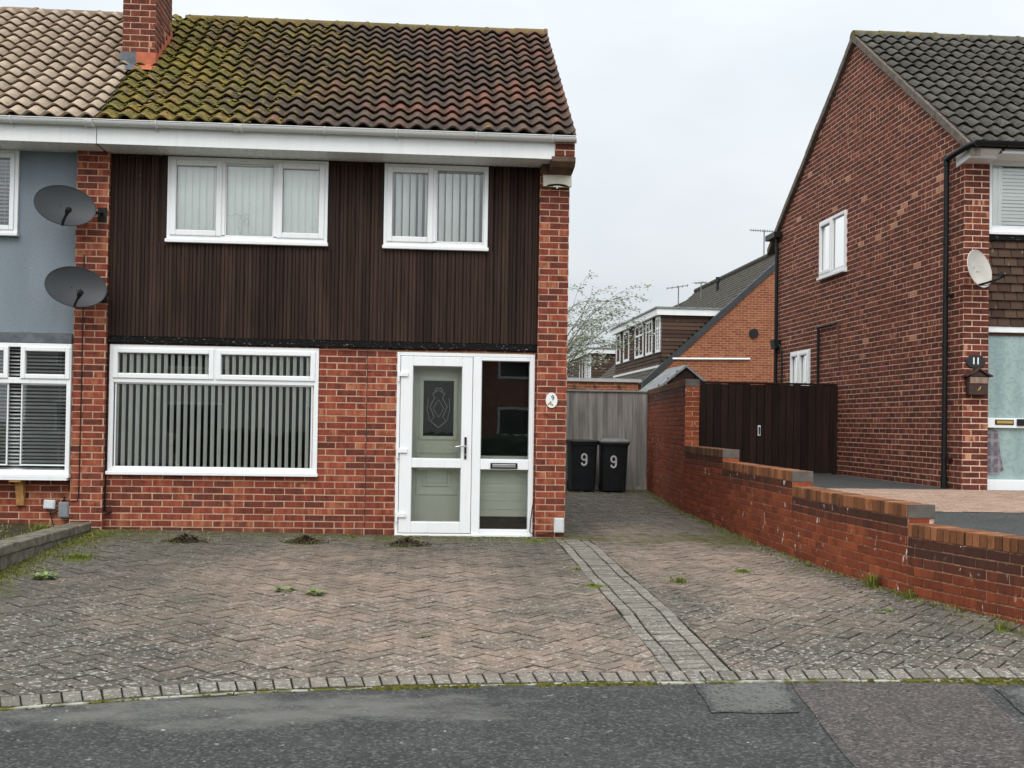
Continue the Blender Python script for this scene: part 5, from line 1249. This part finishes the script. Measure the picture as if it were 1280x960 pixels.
m = MB(front(13.75)); m.add([(6.815 + .125 * math.cos(2 * math.pi * k / 32), .02 if h else 0., 2.36 + .085 * math.sin(2 * math.pi * k / 32)) for h in (0, 1) for k in range(32)], [tuple(range(32, 64))] + [(k, (k + 1) % 32, 32 + (k + 1) % 32, 32 + k) for k in range(32)]); m.build('plate', M['plaqueblack'], N11, .004)
text_mesh('11', .115, .004, front(13.75), 6.815, 2.362, .0205, 'digits', M['white'], N11, .95, .003)
MB11 = thing('letter_box', 'brown cast wall letter box with a little peaked roof under the number 11', 'letter box', (6.815, 13.75, 2.07))
T = front(13.75)
m = MB(T); m.prism([(6.695, .0, 1.945), (6.93, .0, 1.945), (6.945, .0, 2.17), (6.685, .0, 2.17)], (0, .10, 0)); b_ = m.build('box', M['mailbrown'], MB11, .008)
m = MB(T); 
for (p, q) in (((6.645, 2.165), (6.73, 2.20)), ((6.73, 2.20), (6.815, 2.255)), ((6.815, 2.255), (6.90, 2.20)), ((6.90, 2.20), (6.985, 2.165))): m.prism([(p[0], -.0, p[1]), (q[0], .0, q[1]), (q[0], .0, q[1] + .022), (p[0], .0, p[1] + .022)], (0, .13, 0))
m.prism([(6.70, 0, 2.171), (6.93, 0, 2.171), (6.815, 0, 2.248)], (0, .10, 0)); m.build('hood', M['mailbrown'], MB11, .003)
m = MB(T); m.box(6.70, 6.93, .1005, .112, 2.085, 2.16); m.build('flap', M['mailbare'], MB11, .004)
m = MB(T); m.tube([(6.80, .103, 2.0), (6.82, .112, 2.03), (6.84, .103, 2.05), (6.825, .11, 2.01), (6.80, .103, 2.0)], .004, 6); m.build('crest', M['brass'], MB11)
def box_thing(name, label, cat, x0, x1, z0, z1, y, d, mat, rot=0, extra=None):
    t_ = thing(name, label, cat, ((x0 + x1) / 2, y, z0)); m = MB(front(y)); m.box(x0, x1, 0, d, z0, z1); m.build('case', mat, t_, .008)
    m = MB(front(y)); m.box(x0 + .012, x1 - .012, d, d + .006, z0 + .012, z1 - .012); m.build('cover', mat, t_, .005)
    if extra: m = MB(front(y)); extra(m); m.build('cable', M['black'], t_)
    t_.rotation_euler = (0, rot, 0); return t_
box_thing('junction_box', 'small white cable junction box on the wall under the bay window', 'junction box', -4.155, -4.03, .475, .575, 13.2, .05, M['lightgrey'], R(3),
          lambda m: (m.tube([(-4.10, .03, .475), (-4.07, .04, .43), (-4.02, .03, .44), (-3.97, .02, .50), (-3.945, .015, .60), (-3.94, .01, .62)], .009, 6), m.tube([(-4.09, .03, .46), (-4.06, .04, .38), (-4.02, .05, .27)], .007, 6), m.tube([(-3.90, .01, .80), (-3.90, .012, .69)], .01, 6)))
box_thing('meter_box', 'dark grey utility box at the foot of the left brick pier', 'utility box', -3.985, -3.868, .38, .555, 13.2, .07, M['grey'])
box_thing('meter_box', 'pale grey utility box at the foot of the right brick pier', 'utility box', 1.527, 1.64, .27, .437, 13.1, .07, M['lightgrey'])

# ------------------------------------------------------------------ low edging wall and bed of number 7
EW = thing('edging_wall', 'low mossy concrete edging wall at the left of the driveway', 'low wall', (-3.65, 11, .2))
t = NT('mossy_block'); x, y, z = t.sep(); c = t.mix(t.step(t.noise(9, 5), .35, .7), (.12, .108, .085), (.25, .228, .18)); c = t.mix(t.math('MULTIPLY', t.step(t.noise(5, 5, None, .65), .52, .68), .75), c, (.08, .075, .025)); c = t.mix(t.step(t.noise(30, 3), .6, .75), c, (.05, .045, .035)); t.bump(t.noise(40, 4), .7, .015); blk = t.fin(c, .95, .1)
m = MB(); y = 12.98
while y > 7.0:
    for r_ in range(2):
        L = .46; o = .0 if r_ == 0 else .02; zt = .35 + (12.98 - y) * .012
        a = y - L + (.23 if r_ == 0 else 0)
        m.box(-3.80 + rng.uniform(-.006, .006), -3.585 + (.012 if r_ else -.004) + rng.uniform(-.006, .006), a + .006, a + L - .006, .05 if r_ == 0 else zt - .09, zt - .094 if r_ == 0 else zt + rng.uniform(-.004, .004), 0)
    y -= .46
m.build('coping_blocks', blk, EW, .012)
m = MB()
for i in range(12):
    for j in range(12):
        x0, x1 = -6.2 + i * .2, -6.0 + i * .2; y0, y1 = 9 + j * .35, 9.35 + j * .35
        hh = lambda x, y: .29 + .02 * math.sin(x * 7 + y * 3) + .012 * math.sin(y * 11)
        m.quad((x0, y0, hh(x0, y0)), (x1, y0, hh(x1, y0)), (x1, y1, hh(x1, y1)), (x0, y1, hh(x0, y1)))
tag(m.build('flower_bed', M['soil']), 'small earth bed below the bay window', 'flower bed', kind='structure')

# ------------------------------------------------------------------ grass, weeds, litter
def blades(m, cx, cy, cz, n, r, h, w=.003, lean=1.1, rr=None):
    for _ in range(n):
        a = rng.random() * 6.283; d = abs(rng.gauss(0, r * .5)); x, y = cx + d * math.cos(a), cy + d * math.sin(a); hh = h * rng.uniform(.4, 1.1)
        b = a + rng.gauss(0, .8); lx, ly = math.cos(b) * hh * lean * rng.random(), math.sin(b) * hh * lean * rng.random(); sx, sy = -math.sin(b) * w, math.cos(b) * w; z = cz
        m.add([(x - sx, y - sy, z), (x + sx, y + sy, z), (x + sx * .8 + lx * .4, y + sy * .8 + ly * .4, z + hh * .6), (x - sx * .8 + lx * .4, y - sy * .8 + ly * .4, z + hh * .6), (x + lx, y + ly, z + hh * (1 - lean * .3))], [(0, 1, 2, 3), (3, 2, 4)], 0, rr or (rng.random(), 0, 0))
def leaves(m, cx, cy, cz, n, r, l, h=.03):
    for _ in range(n):
        a = rng.random() * 6.283; d = r * math.sqrt(rng.random()) * .7; x, y = cx + d * math.cos(a), cy + d * math.sin(a); b = a + rng.gauss(0, .6); q = l * rng.uniform(.5, 1.1)
        v = Vector((math.cos(b), math.sin(b), rng.uniform(.1, .8))).normalized(); s_ = v.cross(Vector((0, 0, 1))).normalized() * q * .28; p = Vector((x, y, cz + rng.random() * h))
        m.add([tuple(p), tuple(p + v * q * .5 + s_), tuple(p + v * q - Vector((0, 0, q * .15))), tuple(p + v * q * .5 - s_)], [(0, 1, 2, 3)], 0, (rng.random(), 0, 0))
def weed(label, x, y, kind, r, h, n, name='weed', cat='weed', group='weeds in the block paving'):
    m = MB(); z = G(x, y) - .004
    if kind == 'leaf': leaves(m, x, y, z, n, r, h * 1.3, h * .5); mt = M['weed']
    else: blades(m, x, y, z, n, r, h); m.dome((x, y, z - .004), r * .9, .012, 10, (.1, 0, 0)); mt = M['grassblade']
    tag(m.build(name, mt, loc=(x, y, z)), label, cat, group)
weed('leafy green weed in the paving under the big window, left of its pair', -1.086, 9.5, 'leaf', .07, .05, 40)
weed('leafy green weed in the paving under the big window, right of its pair', -.82, 9.38, 'leaf', .07, .05, 46)
weed('yellowish grass tuft in the paving right of the grey band', 2.27, 9.92, 'grass', .09, .08, 120, 'grass_tuft', 'grass tuft')
weed('flat grass patch in the right drive midway to the garden wall', 2.98, 10.45, 'grass', .16, .05, 130, 'grass_tuft', 'grass tuft')
weed('grass tuft at the left edge of the grey band nearest the house', 1.47, 10.68, 'grass', .07, .05, 80, 'grass_tuft', 'grass tuft')
weed('grass tuft sprawling over the grey band', 1.50, 9.83, 'grass', .13, .035, 110, 'grass_tuft', 'grass tuft')
weed('tall tuft of grass against the foot of the garden wall', 3.76, 9.35, 'grass', .07, .17, 90, 'grass_tuft', 'grass tuft')
weed('straggly grass at the foot of the dark front section of garden wall', 3.82, 8.75, 'grass', .09, .11, 70, 'grass_tuft', 'grass tuft')
weed('grass tuft in the road-side corner beside the garden wall', 3.95, 7.55, 'grass', .08, .09, 70, 'grass_tuft', 'grass tuft')
weed('small grass tuft on the paving near the front of the garden wall', 3.45, 8.3, 'grass', .08, .03, 50, 'grass_tuft', 'grass tuft')
weed('silvery rosette weed near the low edging wall', -3.10, 9.9, 'leaf', .09, .06, 60)
weed('bright grass patch beside the low edging wall', -3.15, 11.0, 'grass', .22, .07, 260, 'grass_tuft', 'grass tuft')
weed('clump of coarse grass in the bed under the bay window', -4.0, 12.55, 'grass', .16, .20, 170, 'grass_tuft', 'grass tuft')
weed('leafy pale plant in the bed at the left edge', -4.45, 12.2, 'leaf', .18, .10, 90)
weed('small weed in the paving close to the road, mid drive', .05, 7.9, 'leaf', .05, .025, 24)
weed('fine grass tuft on the paving near the porch pier', 1.30, 12.75, 'grass', .2, .03, 120, 'grass_tuft', 'grass tuft')
for (lb, x, y) in (('heap of dark dead leaves on the paving below the left end of the big window', -2.42, 12.25), ('heap of dark dead leaves on the paving below the right end of the big window', -1.2, 12.35), ('heap of dark dead leaves on the paving just left of the porch door', -.12, 12.32)):
    m = MB(); z = G(x, y)
    for _ in range(520):
        a = rng.random() * 6.283; d = min(1.9, abs(rng.gauss(0, 1))); px_, py_ = x + .13 * d * math.cos(a), y + .09 * d * math.sin(a); hz = .07 * math.exp(-((px_ - x) ** 2 / .02 + (py_ - y) ** 2 / .018)) * rng.random()
        v = Vector((rng.gauss(0, 1), rng.gauss(0, 1), rng.gauss(0, .5))).normalized(); w_ = v.cross(Vector((rng.gauss(0, .4), rng.gauss(0, .4), 1))).normalized(); l = rng.uniform(.015, .045); p = Vector((px_, py_, z + hz + .006))
        m.add([tuple(p - v * l * .5), tuple(p + w_ * l * .3), tuple(p + v * l * .5), tuple(p - w_ * l * .3)], [(0, 1, 2, 3)], 0, (rng.random(), 0, 0))
    m.dome((x, y, z - .002), .16, .035, 12, (.2, 0, 0)); h_ = m.build('leaf_heap', M['dead'], loc=(x, y, z)); tag(h_, lb, 'leaf heap', 'dead leaf heaps along the house')
    m = MB(); blades(m, x - .05, y - .04, z, 240, .42, .045); g_ = m.build('grass', M['grassblade'], h_)
gm = MB()
def sprinkle(n, fx, h, k=3):
    for _ in range(n):
        x, y = fx(); blades(gm, x, y, G(x, y) - .004, k, .03, h)
sprinkle(520, lambda: (rng.uniform(-3.5, 1.6), 13.05 - abs(rng.gauss(0, .3)) ), .026, 4)
def wy():
    y = rng.uniform(7.4, 22); return wall_x(y) - .01 - abs(rng.gauss(0, .08)), y
sprinkle(420, wy, .05, 4)
sprinkle(330, lambda: (-3.55 + abs(rng.gauss(0, .16)), rng.uniform(9.2, 12.9)), .045, 4)
sprinkle(180, lambda: (rng.uniform(1.7, 4.3), 22.1 + rng.gauss(0, .35)), .05, 4)
sprinkle(120, lambda: (1.7 + abs(rng.gauss(0, .12)), rng.uniform(13, 20)), .035, 4)
sprinkle(60, lambda: (rng.uniform(1.8, 3.6), rng.uniform(8, 21)), .02, 3)
sprinkle(60, lambda: (rng.uniform(-3.3, 1.4), rng.uniform(7.5, 12)), .014, 2)
for _ in range(260): x, y = rng.uniform(-5.6, -3.85), rng.uniform(10.5, 13.1); blades(gm, x, y, .29, 3, .04, .07)
tag(gm.build('grass', M['grassblade']), 'sparse grass and moss sprouting along walls and joints', 'grass', kind='stuff')

# ------------------------------------------------------------------ across the street (seen only mirrored in the glass)
OP = thing('brick_house', 'plain brick house across the street, mirrored in the window glass', 'house', (-4, -16, 0))
m = MB(); m.box(-14, 1.7, -24, -16, -.2, 4.9); m.build('wall', simple('pale_render_opposite', (.46, .45, .42), .9), OP)
m = MB(); m.prism([(-14.3, -15.6, 4.8), (-14.3, -20, 7.3), (-14.3, -24.4, 4.8)], (16.3, 0, 0)); m.build('roof', M['farroof'], OP)
for x in (-13, -9.2, -4.2):
    for z in (.9, 3.3):
        m = MB(lambda u, n, z_: (u, -16 + n, z_)); m.ring(x, x + 2.1, z, z + 1.2, .0, .06, .09); w_ = m.build('window', M['upvc'], OP); m = MB(lambda u, n, z_: (u, -16 + n, z_)); m.quad((x + .09, .02, z + .09), (x + 2.01, .02, z + .09), (x + 2.01, .02, z + 1.11), (x + .09, .02, z + 1.11)); m.build('pane', M['glass_dark'], w_)
O2 = thing('brick_house', 'second brick house across the street, mirrored in the porch glass', 'house', (8, -19, 0))
m = MB(); m.box(2.0, 12, -26, -19, -.2, 4.9); m.build('wall', M['brick_far'], O2); m = MB(); m.prism([(1.9, -18.6, 4.8), (1.9, -22.5, 7.2), (1.9, -26.4, 4.8)], (10.4, 0, 0)); m.build('roof', M['farroof'], O2)
for x in (3.0, 6.0):
    for z in (1.0, 3.3):
        m = MB(lambda u, n, z_: (u, -19 + n, z_)); m.ring(x, x + 1.8, z, z + 1.15, .0, .06, .09); w_ = m.build('window', M['upvc'], O2); m = MB(lambda u, n, z_: (u, -19 + n, z_)); m.quad((x + .09, .02, z + .09), (x + 1.71, .02, z + .09), (x + 1.71, .02, z + 1.06), (x + .09, .02, z + 1.06)); m.build('pane', M['glass_dark'], w_)
OT = thing('tree', 'bare tree across the street, mirrored in the window glass', 'tree', (6.5, -14, 0))
tm = MB(); lm = MB()
tm.tube([(6.5, -14, -.2), (6.55, -14, 2.6)], [.22, .15], 8)
for k in range(9): branch((6.5, -14, 2.3 + .1 * k), (rng.gauss(0, .6), rng.gauss(0, .6), 1), 4.2, .07, 0)
tm.build('trunk', M['bark'], OT); lm.build('crown', M['treeleaf'], OT)
HG = MB()
for _ in range(1700):
    x, y, z = rng.uniform(-8, 14), rng.uniform(-13, -11.8), rng.uniform(0, 1.0); HG.dome((x, y, z), rng.uniform(.12, .3), rng.uniform(.1, .25), 6)
HG.box(-7.9, 14, -12.9, -11.9, -.1, .95); tag(HG.build('hedge', M['hedge']), 'clipped hedge across the street, mirrored in the window glass', 'hedge')

# ------------------------------------------------------------------ sky, sun, camera
w = bpy.data.worlds.new('World'); scn.world = w; w.use_nodes = True; nt = w.node_tree; nt.nodes.clear()
def nn(tp, **k):
    x = nt.nodes.new(tp)
    for a, b in k.items(): setattr(x, a, b)
    return x
out = nn('ShaderNodeOutputWorld'); bg = nn('ShaderNodeBackground'); sky = nn('ShaderNodeTexSky'); sky.sky_type = 'NISHITA'; sky.sun_disc = False
SUN_EL, SUN_AZ = R(48), R(200)
sky.sun_elevation = SUN_EL; sky.sun_rotation = SUN_AZ; sky.air_density = 1.5; sky.dust_density = 4
tc = nn('ShaderNodeTexCoord'); sp = nn('ShaderNodeSeparateXYZ'); nt.links.new(tc.outputs['Generated'], sp.inputs[0])
def mth(op, a, b):
    x = nn('ShaderNodeMath', operation=op)
    for i, v in enumerate((a, b)):
        if isinstance(v, (int, float)): x.inputs[i].default_value = v
        else: nt.links.new(v, x.inputs[i])
    return x.outputs[0]
# overcast dome: brighter towards the zenith and towards the hidden sun behind the camera
zz = mth('MAXIMUM', sp.outputs[2], 0.); g1 = mth('ADD', mth('MULTIPLY', zz, ZEN), .97); g2 = mth('ADD', mth('MULTIPLY', mth('SUBTRACT', .25, sp.outputs[1]), BACK), 1.0)
g2 = mth('MAXIMUM', g2, .97)
vm = nn('ShaderNodeVectorMath', operation='MULTIPLY'); nt.links.new(tc.outputs['Generated'], vm.inputs[0]); vm.inputs[1].default_value = (1, 1, 2.6)
nz = nn('ShaderNodeTexNoise'); nz.inputs['Scale'].default_value = 1.9; nz.inputs['Detail'].default_value = 5; nz.inputs['Roughness'].default_value = .5; nt.links.new(vm.outputs[0], nz.inputs['Vector'])
cr = nn('ShaderNodeValToRGB'); nt.links.new(nz.outputs['Fac'], cr.inputs[0]); cr.color_ramp.elements[0].position = .3; cr.color_ramp.elements[1].position = .7
cr.color_ramp.elements[0].color = (*SKY0, 1); cr.color_ramp.elements[1].color = (*SKY1, 1)
mul = nn('ShaderNodeMix', data_type='RGBA', blend_type='MULTIPLY'); mul.inputs[0].default_value = 1; nt.links.new(cr.outputs[0], mul.inputs[6])
cb = nn('ShaderNodeCombineColor'); gg = mth('MULTIPLY', g1, g2)
for i in range(3): nt.links.new(gg, cb.inputs[i])
nt.links.new(cb.outputs[0], mul.inputs[7])
sc_ = nn('ShaderNodeMix', data_type='RGBA', blend_type='MIX'); sc_.inputs[0].default_value = .9
nt.links.new(sky.outputs[0], sc_.inputs[6])
m10 = nn('ShaderNodeVectorMath', operation='SCALE'); nt.links.new(mul.outputs[2], m10.inputs[0]); m10.inputs['Scale'].default_value = 10.
nt.links.new(m10.outputs[0], sc_.inputs[7]); nt.links.new(sc_.outputs[2], bg.inputs[0]); bg.inputs[1].default_value = .1
nt.links.new(bg.outputs[0], out.inputs[0])
sd = bpy.data.lights.new('sun', 'SUN'); sd.energy = 1.35; sd.angle = R(35); sd.color = (1, .96, .90); so = bpy.data.objects.new('sun', sd); COL.objects.link(so)
az = SUN_AZ; dirv = Vector((math.sin(az) * math.cos(SUN_EL), math.cos(az) * math.cos(SUN_EL), math.sin(SUN_EL)))
so.rotation_euler = dirv.to_track_quat('Z', 'Y').to_euler(); so.location = (0, -10, 20)

cam = bpy.data.cameras.new('camera'); co = bpy.data.objects.new('camera', cam); COL.objects.link(co); scn.camera = co
f_px, cy, yaw, pitch, roll = 1441.3, 502.6, R(4.495), R(1.0785), R(.906)
fw = Vector((math.sin(yaw) * math.cos(pitch), math.cos(yaw) * math.cos(pitch), math.sin(pitch))); r0 = Vector((math.cos(yaw), -math.sin(yaw), 0)); u0 = r0.cross(fw)
r2 = math.cos(roll) * r0 + math.sin(roll) * u0; u2 = -math.sin(roll) * r0 + math.cos(roll) * u0
mw = Matrix((r2, u2, -fw)).transposed().to_4x4(); mw.translation = (0, 0, 1.5); co.matrix_world = mw
cam.sensor_width = 36; cam.lens = f_px / 1280 * 36; cam.shift_y = (cy - 480) / 1280; cam.clip_start = .05; cam.clip_end = 1000
scn.render.resolution_x, scn.render.resolution_y = 1024, 768
vs = scn.view_settings; vs.view_transform = 'Standard'; vs.look = 'None'; vs.exposure = EXPO; vs.gamma = 1; vs.use_curve_mapping = False
scn.cycles.max_bounces = 8; scn.cycles.transparent_max_bounces = 12; scn.cycles.use_denoising = True
for o in list(scn.objects):
    if '_o' in o: del o['_o']
